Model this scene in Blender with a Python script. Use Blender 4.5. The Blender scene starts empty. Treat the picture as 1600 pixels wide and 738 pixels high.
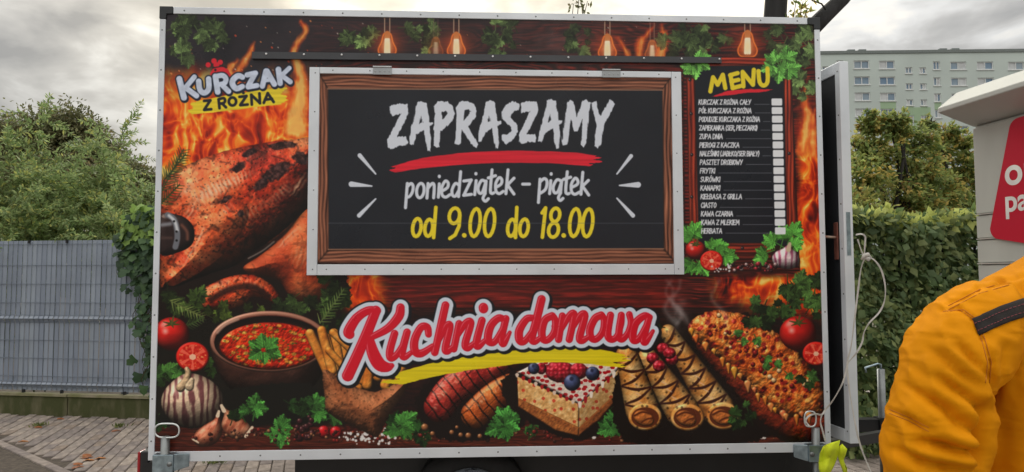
import bpy, bmesh, math, random
import numpy as np
from mathutils import Vector, Matrix

scene = bpy.context.scene
R = math.radians
# ---------------------------------------------------------------- camera
TW, TH, TZ = 3.5, 2.322, 0.60            # trailer side: width, height, height of its lower edge above the paving (metres)
CAM = np.array([-0.11674, -3.70686, TZ + 0.9201])
FWD = np.array([0.05141665, 0.99703113, 0.05731711]); FWD /= np.linalg.norm(FWD)
UPV = np.array([-0.00090680, -0.0573464, 0.99835393]); UPV -= FWD * (UPV @ FWD); UPV /= np.linalg.norm(UPV)
RGT = np.cross(FWD, UPV)
cam_data = bpy.data.cameras.new('camera'); cam = bpy.data.objects.new('camera', cam_data); scene.collection.objects.link(cam)
cam.matrix_world = Matrix(((RGT[0], UPV[0], -FWD[0], CAM[0]), (RGT[1], UPV[1], -FWD[1], CAM[1]), (RGT[2], UPV[2], -FWD[2], CAM[2]), (0, 0, 0, 1)))
cam_data.sensor_width = 36; cam_data.lens = 1109 / 1600 * 36; cam_data.clip_start = .05; cam_data.clip_end = 2000
scene.camera = cam
# ---------------------------------------------------------------- sky: a cloud deck over a Nishita sky, sun behind it
SUN_EL, SUN_AZ = R(29), R(-7)             # azimuth measured from +Y towards +X
world = bpy.data.worlds.new('World'); scene.world = world; world.use_nodes = True
nt = world.node_tree; nt.nodes.clear(); N = nt.nodes.new; LK = nt.links.new
wout = N('ShaderNodeOutputWorld'); bg = N('ShaderNodeBackground'); bg.inputs['Strength'].default_value = 0.1
sky = N('ShaderNodeTexSky'); sky.sky_type = 'NISHITA'; sky.sun_disc = False; sky.sun_elevation = SUN_EL; sky.sun_rotation = SUN_AZ
tc = N('ShaderNodeTexCoord'); sep = N('ShaderNodeSeparateXYZ'); LK(tc.outputs['Generated'], sep.inputs[0])
def wmath(op, a, b=None, c=None):
    n = N('ShaderNodeMath'); n.operation = op
    for i, v in enumerate((a, b, c)):
        if v is None: continue
        if hasattr(v, 'is_linked'): LK(v, n.inputs[i])
        else: n.inputs[i].default_value = v
    return n.outputs[0]
zc = wmath('MAXIMUM', sep.outputs['Z'], 0.0)
def wnoise(scale, detail, rough, off, sq):
    mp = N('ShaderNodeMapping'); mp.inputs['Location'].default_value = off; mp.inputs['Scale'].default_value = (1, 1, sq); LK(tc.outputs['Generated'], mp.inputs[0])
    n = N('ShaderNodeTexNoise'); n.inputs['Scale'].default_value = scale; n.inputs['Detail'].default_value = detail; n.inputs['Roughness'].default_value = rough; n.inputs['Distortion'].default_value = .3
    LK(mp.outputs[0], n.inputs['Vector']); return n.outputs['Fac']
CLOUD = (23.1, 14.7, 9.8)
big = wnoise(2.6, 5, .5, CLOUD, 2.2); small = wnoise(8.0, 5, .55, (0, 8, 0), 2.4)
cl = wmath('ADD', wmath('MULTIPLY', big, .74), wmath('MULTIPLY', small, .26))
rmp = N('ShaderNodeValToRGB'); LK(cl, rmp.inputs[0]); e = rmp.color_ramp.elements
e[0].position = .40; e[0].color = (.30, .288, .268, 1); e[1].position = .60; e[1].color = (1.2, 1.10, .92, 1)
m1 = e.new(.475); m1.color = (.50, .48, .445, 1); m1 = e.new(.53); m1.color = (.76, .745, .71, 1)
# overcast deck: much brighter overhead than at the horizon, brighter round the veiled sun
lum = wmath('ADD', wmath('MULTIPLY', wmath('POWER', zc, 1.3), 4.4), .72)
sd = (math.sin(SUN_AZ) * math.cos(SUN_EL), math.cos(SUN_AZ) * math.cos(SUN_EL), math.sin(SUN_EL))
nrm = N('ShaderNodeVectorMath'); nrm.operation = 'NORMALIZE'; LK(tc.outputs['Generated'], nrm.inputs[0])
dot = N('ShaderNodeVectorMath'); dot.operation = 'DOT_PRODUCT'; dot.inputs[1].default_value = sd; LK(nrm.outputs[0], dot.inputs[0])
glow = wmath('POWER', wmath('MAXIMUM', dot.outputs['Value'], 0.0), 15.0)
lum2 = wmath('ADD', lum, wmath('MULTIPLY', glow, 1.1))
deck = N('ShaderNodeVectorMath'); deck.operation = 'SCALE'; LK(rmp.outputs[0], deck.inputs[0]); LK(wmath('MULTIPLY', lum2, 5.0), deck.inputs['Scale'])
warm = N('ShaderNodeMix'); warm.data_type = 'RGBA'; warm.blend_type = 'MULTIPLY'; LK(wmath('MINIMUM', wmath('MULTIPLY', glow, 1.6), 1.0), warm.inputs[0]); LK(deck.outputs[0], warm.inputs[6]); warm.inputs[7].default_value = (1.0, .95, .80, 1)
mx = N('ShaderNodeMix'); mx.data_type = 'RGBA'; mx.inputs[0].default_value = .9; LK(sky.outputs[0], mx.inputs[6]); LK(warm.outputs[2], mx.inputs[7])
LK(mx.outputs[2], bg.inputs['Color']); LK(bg.outputs[0], wout.inputs['Surface'])
sun_data = bpy.data.lights.new('sun', 'SUN'); sun_data.energy = 0.9; sun_data.angle = R(14); sun_data.color = (1, .95, .86)
sun = bpy.data.objects.new('sun', sun_data); scene.collection.objects.link(sun)
sun.rotation_euler = Vector((-sd[0], -sd[1], -sd[2])).to_track_quat('-Z', 'Y').to_euler()
scene.view_settings.view_transform = 'Standard'; scene.view_settings.look = 'None'; scene.view_settings.gamma = 1
scene.view_settings.exposure = 0.5; scene.view_settings.use_curve_mapping = False
scene.render.resolution_x = 1024; scene.render.resolution_y = 472
# ---------------------------------------------------------------- printed wall graphic (flat print, computed here)
# The lorry-side style print is drawn into an array in wall coordinates; PX, PY are print coordinates (one unit ~3.4 mm).
PW, PH = 1344, 892
F_, CX_, CY_ = 1109.0, 800.0, 369.0
def proj_xz(x, z, y=0.0):
    d = np.stack([x - CAM[0], np.zeros_like(x) + (y - CAM[1]), z - CAM[2]], -1)
    return CX_ + F_ * (d @ RGT) / (d @ FWD), CY_ - F_ * (d @ UPV) / (d @ FWD)
def make_print():
    rng = np.random.RandomState(5)
    xs = (np.arange(PW) + .5) / PW * TW - TW / 2; zs = (np.arange(PH) + .5) / PH * TH + TZ
    gx, gz = np.meshgrid(xs, zs)
    PX, PY = proj_xz(gx, gz); PX = PX.astype(np.float32); PY = PY.astype(np.float32)
    colmin, colmax = PX.min(0), PX.max(0); rowmin, rowmax = PY.min(1), PY.max(1)
    C = np.zeros((PH, PW, 3), np.float32)
    tab = rng.rand(8, 256, 256).astype(np.float32)
    tabf = [t.ravel() for t in tab]
    def vnoise(x, y, k=0):
        x = np.asarray(x, np.float32); y = np.asarray(y, np.float32)
        xf = np.floor(x); yf = np.floor(y); fx = x - xf; fy = y - yf; xi = xf.astype(np.int32) & 255; yi = (yf.astype(np.int32) & 255) << 8
        fx = fx * fx * (3 - 2 * fx); fy = fy * fy * (3 - 2 * fy); t = tabf[k % 8]; x1 = (xi + 1) & 255; y1 = (yi + 256) & 65535
        a = t.take(yi + xi); c = t.take(y1 + xi); a += (t.take(yi + x1) - a) * fx; c += (t.take(y1 + x1) - c) * fx
        return a + (c - a) * fy
    def fbm(x, y, s, o=4, k=0):
        r = 0; a = .5; n = 0
        for i in range(o):
            r = r + a * vnoise(x / s + 17.3 * i + k * 7.1, y / s + 31.7 * i, k + i); n += a; a *= .5; s = s / 2.03
        return r / n
    def ridged(x, y, s, o=3, k=0):
        r = 0; a = .5; n = 0
        for i in range(o):
            r = r + a * (1 - np.abs(2 * vnoise(x / s + 11.3 * i + k * 3.7, y / s + 5.7 * i, k + i) - 1)); n += a; a *= .5; s = s / 2.1
        return r / n
    def worley(x, y, s, k=0, j=.9):
        x = x / s; y = y / s; xi = np.floor(x).astype(np.int32); yi = np.floor(y).astype(np.int32)
        best = np.full(x.shape, 9., np.float32); idv = np.zeros(x.shape, np.float32)
        for dx in (-1, 0, 1):
            for dy in (-1, 0, 1):
                cx = xi + dx; cy = yi + dy
                ox = cx + .5 + j * (tab[k % 8][cy & 255, cx & 255] - .5); oy = cy + .5 + j * (tab[(k + 1) % 8][cy & 255, cx & 255] - .5)
                d = np.hypot(x - ox, y - oy); m = d < best
                best = np.where(m, d, best); idv = np.where(m, tab[(k + 2) % 8][cy & 255, cx & 255], idv)
        return best, idv
    def reg(x0, y0, x1, y1, m=3):
        c = np.where((colmax >= x0 - m) & (colmin <= x1 + m))[0]; r = np.where((rowmax >= y0 - m) & (rowmin <= y1 + m))[0]
        if len(c) == 0 or len(r) == 0: return None
        s = (slice(r[0], r[-1] + 1), slice(c[0], c[-1] + 1)); return s, PX[s], PY[s]
    def cc(c): return np.array(c, np.float32) / 255.
    def comp(s, a, col):
        a = np.clip(a, 0, 1)[..., None]; C[s] = C[s] * (1 - a) + np.asarray(col, np.float32) * a
    def cov(d, w=.9): return np.clip(.5 - d / w, 0, 1)
    def ss(a, b, x): t = np.clip((x - a) / (b - a), 0, 1); return t * t * (3 - 2 * t)
    def ramp(t, stops):
        t = np.clip(t, 0, 1); ps = [p for p, _ in stops]
        return np.stack([np.interp(t, ps, [c[i] / 255. for _, c in stops]) for i in range(3)], -1).astype(np.float32)
    def smooth(pts, n=5, closed=False):
        p = np.array(pts, float); L = len(p); out = []
        rr = range(L if closed else L - 1)
        for i in rr:
            if closed: a, b, c, d = p[i - 1], p[i], p[(i + 1) % L], p[(i + 2) % L]
            else: a, b, c, d = p[max(i - 1, 0)], p[i], p[i + 1], p[min(i + 2, L - 1)]
            for t in np.arange(n) / n:
                out.append(.5 * ((2 * b) + (c - a) * t + (2 * a - 5 * b + 4 * c - d) * t * t + (3 * b - a - 3 * c + d) * t ** 3))
        if not closed: out.append(p[-1])
        return np.array(out)
    def sd_poly(X, Y, pts):
        p = np.array(pts, np.float32); d = np.full(X.shape, 1e9, np.float32); ins = np.zeros(X.shape, bool)
        for i in range(len(p)):
            ax, ay = p[i - 1]; bx, by = p[i]; ex, ey = bx - ax, by - ay
            wx, wy = X - ax, Y - ay; t = np.clip((wx * ex + wy * ey) / (ex * ex + ey * ey + 1e-9), 0, 1)
            d = np.minimum(d, (wx - ex * t) ** 2 + (wy - ey * t) ** 2)
            if ay != by: ins ^= ((ay > Y) != (by > Y)) & (X < ex * (Y - ay) / (by - ay) + ax)
        d = np.sqrt(d); return np.where(ins, -d, d)
    def sd_line(X, Y, pts, r=None):
        d = np.full(X.shape, 1e9, np.float32)
        p = [(q[0], q[1], q[2] if len(q) > 2 else r) for q in pts]
        if len(p) == 1: return np.hypot(X - p[0][0], Y - p[0][1]) - p[0][2]
        for (ax, ay, ra), (bx, by, rb) in zip(p[:-1], p[1:]):
            ex, ey = bx - ax, by - ay; t = np.clip(((X - ax) * ex + (Y - ay) * ey) / (ex * ex + ey * ey + 1e-9), 0, 1)
            d = np.minimum(d, np.hypot(X - ax - ex * t, Y - ay - ey * t) - ra - (rb - ra) * t)
        return d
    def bb(pts, m=0):
        p = np.array([q[:2] for q in pts], float); return p[:, 0].min() - m, p[:, 1].min() - m, p[:, 0].max() + m, p[:, 1].max() + m
    def tr(pts, ox, oy, k): return [tuple([ox + q[0] * k, oy + q[1] * k] + [v * k for v in q[2:3]]) for q in pts]
    def ell(cx, cy, rx, ry, rot=0, n=26):
        t = np.arange(n) / n * 2 * math.pi; c, s = math.cos(rot), math.sin(rot)
        return [(cx + rx * math.cos(a) * c - ry * math.sin(a) * s, cy + rx * math.cos(a) * s + ry * math.sin(a) * c) for a in t]
    def flat(pts, col, jag=0, k=0, sm=0, w=.9):
        if sm: pts = smooth(pts, sm, True)
        g = reg(*bb(pts, 2))
        if g is None: return
        s, X, Y = g; d = sd_poly(X, Y, pts)
        if jag: d = d + (fbm(X, Y, 5, 3, k) - .5) * jag
        comp(s, cov(d, w), cc(col))
    def line(pts, r, col, a=1., sm=0, w=.9):
        if sm: pts = smooth([(q[0], q[1], q[2] if len(q) > 2 else r) for q in pts], sm)
        g = reg(*bb(pts, 8))
        if g is None: return
        s, X, Y = g; comp(s, cov(sd_line(X, Y, pts, r), w) * a, cc(col))
    # a printed food picture: outline -> rounded relief -> illustrated shading
    def food(pts, R, tex, bump=0, bs=6, spec=.25, sh=18, amb=.42, dif=.85, sm=5, k=0, line_=None, r=None, edge=0, L=(-.42, -.62, .66), rim=.25):
        if line_ is not None:
            q = [(p[0], p[1], p[2] if len(p) > 2 else r) for p in line_]; q = smooth(q, sm) if sm else q
            g = reg(*bb(q, max(p[2] for p in q) + 2))
        else:
            q = smooth(pts, sm, True) if sm else pts; g = reg(*bb(q, 2))
        if g is None: return
        s, X, Y = g; d = sd_line(X, Y, q) if line_ is not None else sd_poly(X, Y, q)
        if edge: d = d + (fbm(X, Y, 7, 3, k + 2) - .5) * edge
        t = np.clip(-d / R, 0, 1); h = R * np.sqrt(1 - (1 - t) ** 2 + 1e-4)
        if bump: h = h + bump * (fbm(X, Y, bs, 3, k) - .5) * np.minimum(1, -d / 3 + .2)
        u = PW / TW * .00338
        gy, gx_ = np.gradient(h * u); gy = -gy
        n = np.sqrt(gx_ ** 2 + gy ** 2 + 1); lam = np.clip((-gx_ * L[0] - gy * L[1] + L[2]) / n, 0, 1)
        col = tex(X, Y) if callable(tex) else np.broadcast_to(cc(tex), X.shape + (3,))
        sp = np.clip(lam, 0, 1) ** sh * spec
        out = col * (amb + dif * lam - rim * (1 - t) ** 3)[..., None] + sp[..., None] * np.array([1, .96, .9], np.float32)
        comp(s, cov(d), np.clip(out, 0, 1)); return s, X, Y, d
    def leaf(x, y, L, ang, col=(58, 105, 48), wid=.42, k=0, a=1.):
        g = reg(x - L, y - L, x + L, y + L)
        if g is None: return
        s, X, Y = g; c, sn = math.cos(ang), math.sin(ang)
        u = ((X - x) * c + (Y - y) * sn) / L; v = (-(X - x) * sn + (Y - y) * c) / L
        saw = np.abs(((u * 4.5 - np.abs(v) * 2.2) % 1) - .5) * 2
        w = wid * np.clip(np.sin(math.pi * np.clip(u, 0, 1) ** .75), 0, 1) ** .85 * (.62 + .55 * saw)
        d = (np.abs(v) - w) * L; d = np.where((u < 0) | (u > 1), 3, d)
        vein = np.abs((((u - np.abs(v) * .9) * 5) % 1) - .5) < .12
        f = .72 + .42 * (v < 0) + .35 * (np.abs(v) < .03) + .22 * vein + .5 * (fbm(X, Y, 4, 2, k) - .5) - .25 * (1 - u)
        comp(s, cov(d) * a, np.clip(cc(col) * f[..., None], 0, 1))
    def herb(x, y, L, ang, col=(58, 105, 48), n=5, k=0, a=1.):
        r = np.random.RandomState(k + 77)
        line([(x, y), (x - math.cos(ang) * L * .7, y - math.sin(ang) * L * .7)], .8, (np.array(col) * .9), a)
        for i in range(n):
            t = (i - (n - 1) / 2) / max(1, n - 1) * 2.9
            l = L * (.95 - .22 * abs(t)) * (.85 + .3 * r.rand())
            leaf(x, y, l, ang + t * .95 + .2 * (r.rand() - .5), np.array(col) * (.75 + .5 * r.rand()), .4, k + i, a)
    def bush(x0, y0, x1, y1, n, L, col, k=0, a=1.):
        r = np.random.RandomState(k + 9)
        for i in range(n):
            herb(x0 + (x1 - x0) * r.rand(), y0 + (y1 - y0) * r.rand(), L * (.7 + .6 * r.rand()), r.rand() * 6.28, np.array(col) * (.35 + .8 * r.rand() * (i + 3) / n), 5, k + i, a)
    def sprig(x, y, L, ang, col, n=26, nl=14, k=0):
        r = np.random.RandomState(k); pts = []
        for i in range(n):
            t = i / n; px = x + math.cos(ang) * L * t; py = y + math.sin(ang) * L * t - 6 * t * t
            sd = 1 if i % 2 else -1; b = ang + sd * (.75 + .2 * r.rand()); l = nl * (1 - .5 * t)
            line([(px, py, .9), (px + math.cos(b) * l, py + math.sin(b) * l, .35)], .9, np.array(col) * (.6 + .7 * r.rand()))
        line([(x, y), (x + math.cos(ang) * L, y + math.sin(ang) * L - 6)], .8, np.array(col) * .8)
    # ---- ground layer: dark planks, smoke, flames
    X, Y = PX, PY; ALL = (slice(None), slice(None))
    def wood(X, Y, pl=46, off=0, k=0):
        b = np.floor((Y + off) / pl); fy = (Y + off) / pl - b
        wx = X * .012 + b * 13.7; wy = fy * 3.2 + b * 5
        kn = fbm(X * .6, Y * 2.4, 60, 3, k)
        rg = .5 + .5 * np.sin((wy * 2.2 + 9 * kn + .8 * fbm(wx * 60, wy * 20, 25, 2, k + 1)) * 6.0)
        fine = fbm(X * .12, Y * 2.4, 4, 3, k + 3)
        t = .15 + .5 * rg * fine + .45 * fine * (.4 + .6 * tab[0][(b.astype(int) * 7) & 255, 3])
        gap = ss(0, .05, fy) * ss(0, .05, 1 - fy)
        return t * (.25 + .75 * gap)
    t = wood(X, Y, 50, 18)
    C[:] = ramp(t, [(0, (14, 9, 10)), (.3, (40, 18, 17)), (.6, (108, 36, 30)), (1, (170, 72, 52))])
    # the two planks behind the lettering are redder
    m = ss(420, 440, Y) * (1 - ss(476, 486, Y)) * ss(590, 640, X) * (1 - ss(1040, 1090, X))
    kn = np.exp(-(((X - 760) / 90) ** 2 + ((Y - 458) / 9) ** 2)) + np.exp(-(((X - 985) / 80) ** 2 + ((Y - 452) / 8) ** 2))
    rg = .5 + .5 * np.sin(Y * .8 + kn * 9 + 3 * fbm(X * .3, Y, 30, 3, 2)); fine = fbm(X * .15, Y * 2, 4, 3, 4)
    comp(ALL, m * .9, ramp(.25 + .45 * rg * fine + .35 * fine, [(0, (20, 9, 10)), (.4, (70, 24, 22)), (.8, (142, 42, 36)), (1, (175, 70, 55))]))
    comp(ALL, (ss(478, 492, Y) * (1 - ss(640, 668, Y))) * .8, cc((22, 16, 16)))
    comp(ALL, ss(420, 470, Y) * (1 - ss(660, 672, Y)) * (1 - ss(560, 620, X)) * .85, cc((20, 20, 16)))
    m = ss(664, 676, PY) * .75; comp(ALL, m, ramp(wood(PX, PY, 26, 4, 3), [(0, (22, 11, 9)), (.5, (84, 38, 26)), (1, (150, 80, 52))]))
    # dark smoke in the upper left
    m = np.maximum((1 - ss(440, 620, X)) * (1 - ss(110, 200, Y)), (1 - ss(640, 1000, X) * .6) * (1 - ss(90, 106, Y)) * .8)
    comp(ALL, m * .95, ramp(fbm(X, Y, 60, 4, 1), [(0, (18, 19, 24)), (1, (56, 52, 58))]))
    def flames(box, mask, sx=1., k=0, hot=0.):
        s, X, Y = reg(*box); n = fbm(X, Y, 40, 3, 3) - .5
        wx = X + 26 * (fbm(X, Y, 55, 3, k) - .5) * 2; wy = Y * .55 + 30 * (fbm(X, Y, 45, 3, k + 1) - .5)
        r1 = ridged(wx, wy, 30 * sx, 2, k + 2); r2 = ridged(wx + 40, wy * .9, 15 * sx, 2, k + 4)
        dk = fbm(X, Y, 34, 3, k + 5)
        v = .62 * r1 ** 2.2 + .38 * r2 ** 2.5 + hot + .7 * (dk - .5)
        comp(s, mask(X, Y, n), ramp(v, [(0, (34, 12, 12)), (.2, (112, 26, 16)), (.4, (190, 56, 24)), (.6, (232, 98, 34)), (.8, (246, 156, 60)), (1, (252, 216, 124))]))
    flames((240, 80, 520, 430), lambda X, Y, n: ss(92, 165, Y + 46 * n) * (1 - ss(300, 420, Y)) * (1 - ss(480, 520, X)), .62, 0, .2)
    flames((1215, 110, 1300, 505), lambda X, Y, n: ss(0, 14, X - 1238 - 16 * n) * ss(110, 260, Y) * (1 - ss(440, 500, Y)), .55, 1, .2)
    flames((1090, 420, 1300, 510), lambda X, Y, n: ss(-30, 30, X - 1130 - 40 * n) * ss(425, 440, Y) * (1 - ss(455, 505, Y + 50 * n)), .55, 1, .16)
    flames((520, 420, 640, 505), lambda X, Y, n: ss(524, 560, X + 30 * n) * (1 - ss(575, 625, X + 40 * n)) * ss(425, 432, Y) * (1 - ss(470, 500, Y)), .5, 3, .2)
    for pts in ([(372, 95, 1), (358, 112, 5), (372, 132, 9), (362, 160, 12)], [(398, 66, .5), (390, 84, 4), (372, 112, 5), (370, 140, 9)], [(470, 34, .6), (478, 48, 3), (468, 64, 4), (458, 80, 6), (462, 96, 8), (470, 130, 12), (462, 200, 18)],
                [(1000, 95, 5), (1000, 70, 6), (1012, 52, 3), (1024, 40, 1)], [(1030, 90, 8), (1038, 66, 6), (1034, 40, 4)], [(985, 96, 5), (974, 72, 3), (966, 60, .6)], [(1254, 235, 9), (1262, 190, 7), (1258, 150, 3), (1262, 120, .6)], [(1272, 240, 7), (1270, 200, 4), (1274, 170, .5)]):
        q = smooth(pts, 6); g = reg(*bb(q, 22))
        if g is None: continue
        s, x, y = g; d = sd_line(x, y, q) + 9 * (fbm(x, y * .6, 12, 3, 2) - .5)
        comp(s, np.clip(.5 - d / 6, 0, 1) * .85, ramp(.45 - d / 18 + .5 * (ridged(x, y * .5, 9, 2, 3) - .5), [(0, (110, 30, 24)), (.4, (196, 72, 40)), (.7, (232, 128, 60)), (1, (248, 205, 120))]))
    for i in range(95):
        x, y = (rng.rand() * 270 + 262, rng.rand() * 110 + 32) if i < 60 else (rng.rand() * 500 + 560, rng.rand() * 60 + 32)
        r_ = .4 + 1. * rng.rand() ** 3; line([(x, y), (x + 1, y + 1)], r_, ((236, 150, 90), (220, 210, 200), (205, 80, 50))[i % 3], .75)
    # soft smoke right of the bulbs
    m = np.exp(-(((X - 860) / 60) ** 2 + ((Y - 62) / 30) ** 2)); comp(ALL, m * fbm(X, Y, 22, 4, 2) * .5, cc((150, 130, 128)))
    # ---- leaf garlands along the top
    for b in ((258, 30, 350, 66, 16, 24), (262, 60, 300, 96, 5, 24), (318, 46, 350, 76, 4, 26), (528, 36, 572, 70, 9, 20), (566, 40, 590, 72, 5, 18), (634, 34, 684, 66, 10, 18), (664, 56, 692, 82, 5, 16), (752, 36, 812, 72, 12, 20), (770, 60, 800, 84, 4, 17),
              (880, 40, 925, 80, 11, 17), (1038, 40, 1110, 84, 16, 22), (1096, 52, 1150, 82, 9, 20), (1200, 36, 1272, 96, 22, 24), (1212, 90, 1272, 128, 10, 22), (1238, 130, 1274, 150, 4, 22)):
        bush(b[0], b[1], b[2], b[3], b[4], b[5] * .8, (92, 112, 70), int(b[0]), .88)
    # hanging filament bulbs
    for x, y, sc, a in ((605, 70, 1, 1), (713, 71, 1, 1), (949, 74, 1, 1), (1019, 79, .8, .55), (1168, 70, 1.08, 1), (681, 74, .8, .3)):
        g = reg(x - 60, 20, x + 60, y + 50); s, X2, Y2 = g
        gl = np.exp(-(((X2 - x) / 22) ** 2 + ((Y2 - y) / 20) ** 2)); comp(s, gl * .55 * a, cc((222, 86, 40)))
        for dx in (-4, 4): line([(x + dx * sc, 28), (x + dx * sc, y - 18 * sc)], .8, (176, 150, 130), a)
        o = smooth([(x - 5 * sc, y - 17 * sc), (x + 5 * sc, y - 17 * sc), (x + 9 * sc, y - 4 * sc), (x + 14 * sc, y + 8 * sc), (x + 9 * sc, y + 17 * sc), (x - 9 * sc, y + 17 * sc), (x - 14 * sc, y + 8 * sc), (x - 9 * sc, y - 4 * sc)], 4, True)
        d = sd_poly(X2, Y2, o); comp(s, cov(d) * .5 * a, cc((214, 104, 52))); comp(s, cov(np.abs(d) - 1.1) * a, cc((226, 124, 62)))
        line([(x, y - 17 * sc), (x, y - 12 * sc)], 4.5 * sc, (196, 120, 70), a)
        for dx in (-3, 0, 3): line([(x + dx * sc * .7, y - 8 * sc), (x + dx * sc, y + 12 * sc)], 2.1 * sc, (255, 246, 226), a)
        comp(s, np.exp(-(((X2 - x) / 7) ** 2 + ((Y2 - y - 3) / 12) ** 2)) * .75 * a, cc((255, 226, 176)))
    # ---- roast chicken on the spit
    def skin(X, Y):
        b = fbm(X + .5 * Y, Y - .3 * X, 60, 4, 2); p, _ = worley(X + 4 * fbm(X, Y, 9, 2), Y, 8.5, 3); f = fbm(X, Y, 11, 3, 5)
        c = ramp(b * 1.25 - .1 + .22 * (f - .5), [(0, (84, 20, 15)), (.28, (146, 38, 25)), (.46, (182, 60, 35)), (.64, (206, 90, 52)), (1, (240, 172, 120))])
        c = c * (1 - .7 * (1 - ss(.06, .19, p)) * (f > .38))[..., None] * (.72 + .56 * fbm(X, Y, 5, 2, 7))[..., None]
        cr_ = ridged(X * .9 + Y * .5, Y - .4 * X, 16, 2, 6); c = c * (1 - .5 * ss(.78, .95, cr_))[..., None]; c = c + (.16 * ss(.6, .8, fbm(X + Y, Y - X, 13, 2, 4)))[..., None] * np.array([1, .75, .6], np.float32)
        ch = ss(.58, .72, fbm(X * .8 + Y * .4, Y * 1.1 - X * .3, 40, 4, 7)); return c * (1 - .3 * ch * ss(.4, .55, fbm(X, Y, 6, 3, 1)))[..., None]
    def gloss(blobs, col=(250, 214, 180)):
        for x, y, rx, ry, ro, al in blobs:
            g = reg(x - rx * 1.6, y - rx * 1.6, x + rx * 1.6, y + rx * 1.6)
            if g is None: continue
            s, X2, Y2 = g; c, sn = math.cos(ro), math.sin(ro); u = (X2 - x) * c + (Y2 - y) * sn; v = -(X2 - x) * sn + (Y2 - y) * c
            e2 = (u / rx) ** 2 + (v / ry) ** 2; st = .55 + .45 * np.sin(u * .9 + 5 * fbm(X2, Y2, 10, 2, 3)); comp(s, np.exp(-e2 * 1.8) * al * st * (.5 + fbm(X2, Y2, 6, 2, 4)), cc(col))
    # dark hollow behind, second leg, breast, near leg, wing
    flat([(256, 430), (300, 420), (440, 380), (530, 420), (545, 470), (500, 500), (380, 490), (256, 500)], (24, 15, 13), 14, 3, 4)
    food([(380, 418), (408, 398), (440, 372), (470, 338), (490, 310), (530, 300), (534, 400), (522, 436), (516, 454), (500, 468), (474, 472), (452, 462), (438, 442), (420, 432), (396, 432)], 36, lambda X, Y: ramp(fbm(X, Y, 30, 4, 3), [(0, (104, 34, 22)), (.38, (164, 66, 38)), (.6, (192, 92, 54)), (1, (226, 148, 100))]) * (1 - .22 * ss(.8, .92, ridged(X, Y, 15, 2, 3)))[..., None], 2, 6, .12, 12)
    gloss([(450, 372, 8, 34, .8, .5), (470, 400, 20, 24, .3, .3)])
    food([(250, 300), (272, 270), (310, 250), (360, 234), (410, 224), (450, 219), (500, 222), (500, 300), (476, 330), (448, 356), (420, 378), (392, 400), (366, 416), (340, 424), (318, 432), (300, 438), (282, 446), (262, 448), (250, 440)], 70, skin, 1.6, 7, .2, 10, edge=2, amb=.3, dif=.98, rim=.3)
    food([(314, 306), (350, 308), (386, 322), (384, 352), (358, 388), (326, 416), (294, 436), (268, 447), (256, 434), (276, 398), (292, 362), (302, 328)], 44, skin, 2, 7, .25, 10, edge=2, amb=.5, dif=.8, rim=.2, k=2)
    gloss([(340, 292, 52, 16, -.38, .75), (330, 300, 34, 12, -.45, .8), (366, 282, 30, 9, -.4, .7), (296, 290, 22, 9, -.7, .5), (300, 330, 12, 26, .5, .55), (312, 372, 8, 34, .4, .6), (296, 400, 7, 26, .5, .5), (352, 330, 24, 10, -.6, .45), (396, 330, 30, 14, -.5, .35), (440, 300, 24, 12, -.8, .4), (290, 300, 18, 8, -.6, .5), (466, 290, 8, 30, .6, .6)])
    for x, y, rx, ry, ro in ((392, 238, 16, 5, -.4), (440, 228, 26, 6, -.1), (372, 262, 15, 6, -.5), (432, 268, 26, 13, -.5), (408, 288, 16, 7, -.6), (470, 248, 14, 10, .2), (352, 312, 14, 5, -.5), (376, 334, 6, 5, 0)):
        g = reg(x - 44, y - 44, x + 44, y + 44)
        if g:
            s, X2, Y2 = g; c, sn = math.cos(ro), math.sin(ro); u = (X2 - x) * c + (Y2 - y) * sn; v = -(X2 - x) * sn + (Y2 - y) * c
            e2 = (u / rx) ** 2 + (v / ry) ** 2; comp(s, (1 - ss(.5, 1.2, e2 + 1.6 * (fbm(X2, Y2, 6, 3, 4) - .5))) * .88, ramp(fbm(X2, Y2, 4, 2, 6), [(.3, (18, 13, 15)), (.8, (88, 66, 66))]))
    line([(372, 416, 3), (396, 400, 5), (424, 380, 4), (448, 360, 3), (470, 334, 1.5)], 4, (26, 14, 12), .9, 6, 3)
    line([(388, 404), (410, 392), (428, 378)], 1.2, (150, 140, 134), .7, 6, 2)
    food([(300, 474), (312, 456), (334, 442), (364, 431), (394, 430), (420, 442), (436, 462), (438, 484), (420, 470), (396, 464), (376, 478), (340, 486), (312, 484)], 22, skin, 2.5, 5, .3, 14, k=3, edge=2)
    gloss([(352, 452, 18, 5, -.3, .6), (400, 446, 14, 5, .2, .5)])
    line([(330, 468), (360, 452), (394, 448), (418, 462)], 5, (30, 15, 12), .8, 6, 5)
    # chrome spit fork
    food([(250, 338), (278, 336), (296, 346), (304, 362), (300, 382), (280, 394), (250, 396)], 14, (40, 28, 28), 0, 6, .5, 10)
    line([(262, 336), (271, 342), (276, 356), (277, 372), (274, 386)], 4.6, (112, 114, 122), 1, 6, 2); line([(264, 337), (273, 346), (277, 360)], 2.2, (206, 208, 214), 1, 6, 2)
    for q in ((272, 346), (276, 362), (276, 376)): line([q + (1.8,)], 1.8, (18, 16, 18))
    line([(250, 352), (266, 350)], 3, (150, 152, 160), .8, 0, 4); line([(284, 352), (292, 362), (293, 374)], 2.2, (140, 92, 76), .7, 5, 4); line([(250, 372), (268, 372)], 2, (90, 70, 66), .7, 0, 4)
    # rosemary by the left edge
    sprig(252, 300, 70, -1.05, (70, 82, 44), 30, 22, 3); sprig(258, 280, 46, -.8, (60, 74, 40), 22, 18, 4); sprig(250, 320, 40, -.7, (58, 76, 38), 18, 18, 5)
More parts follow.
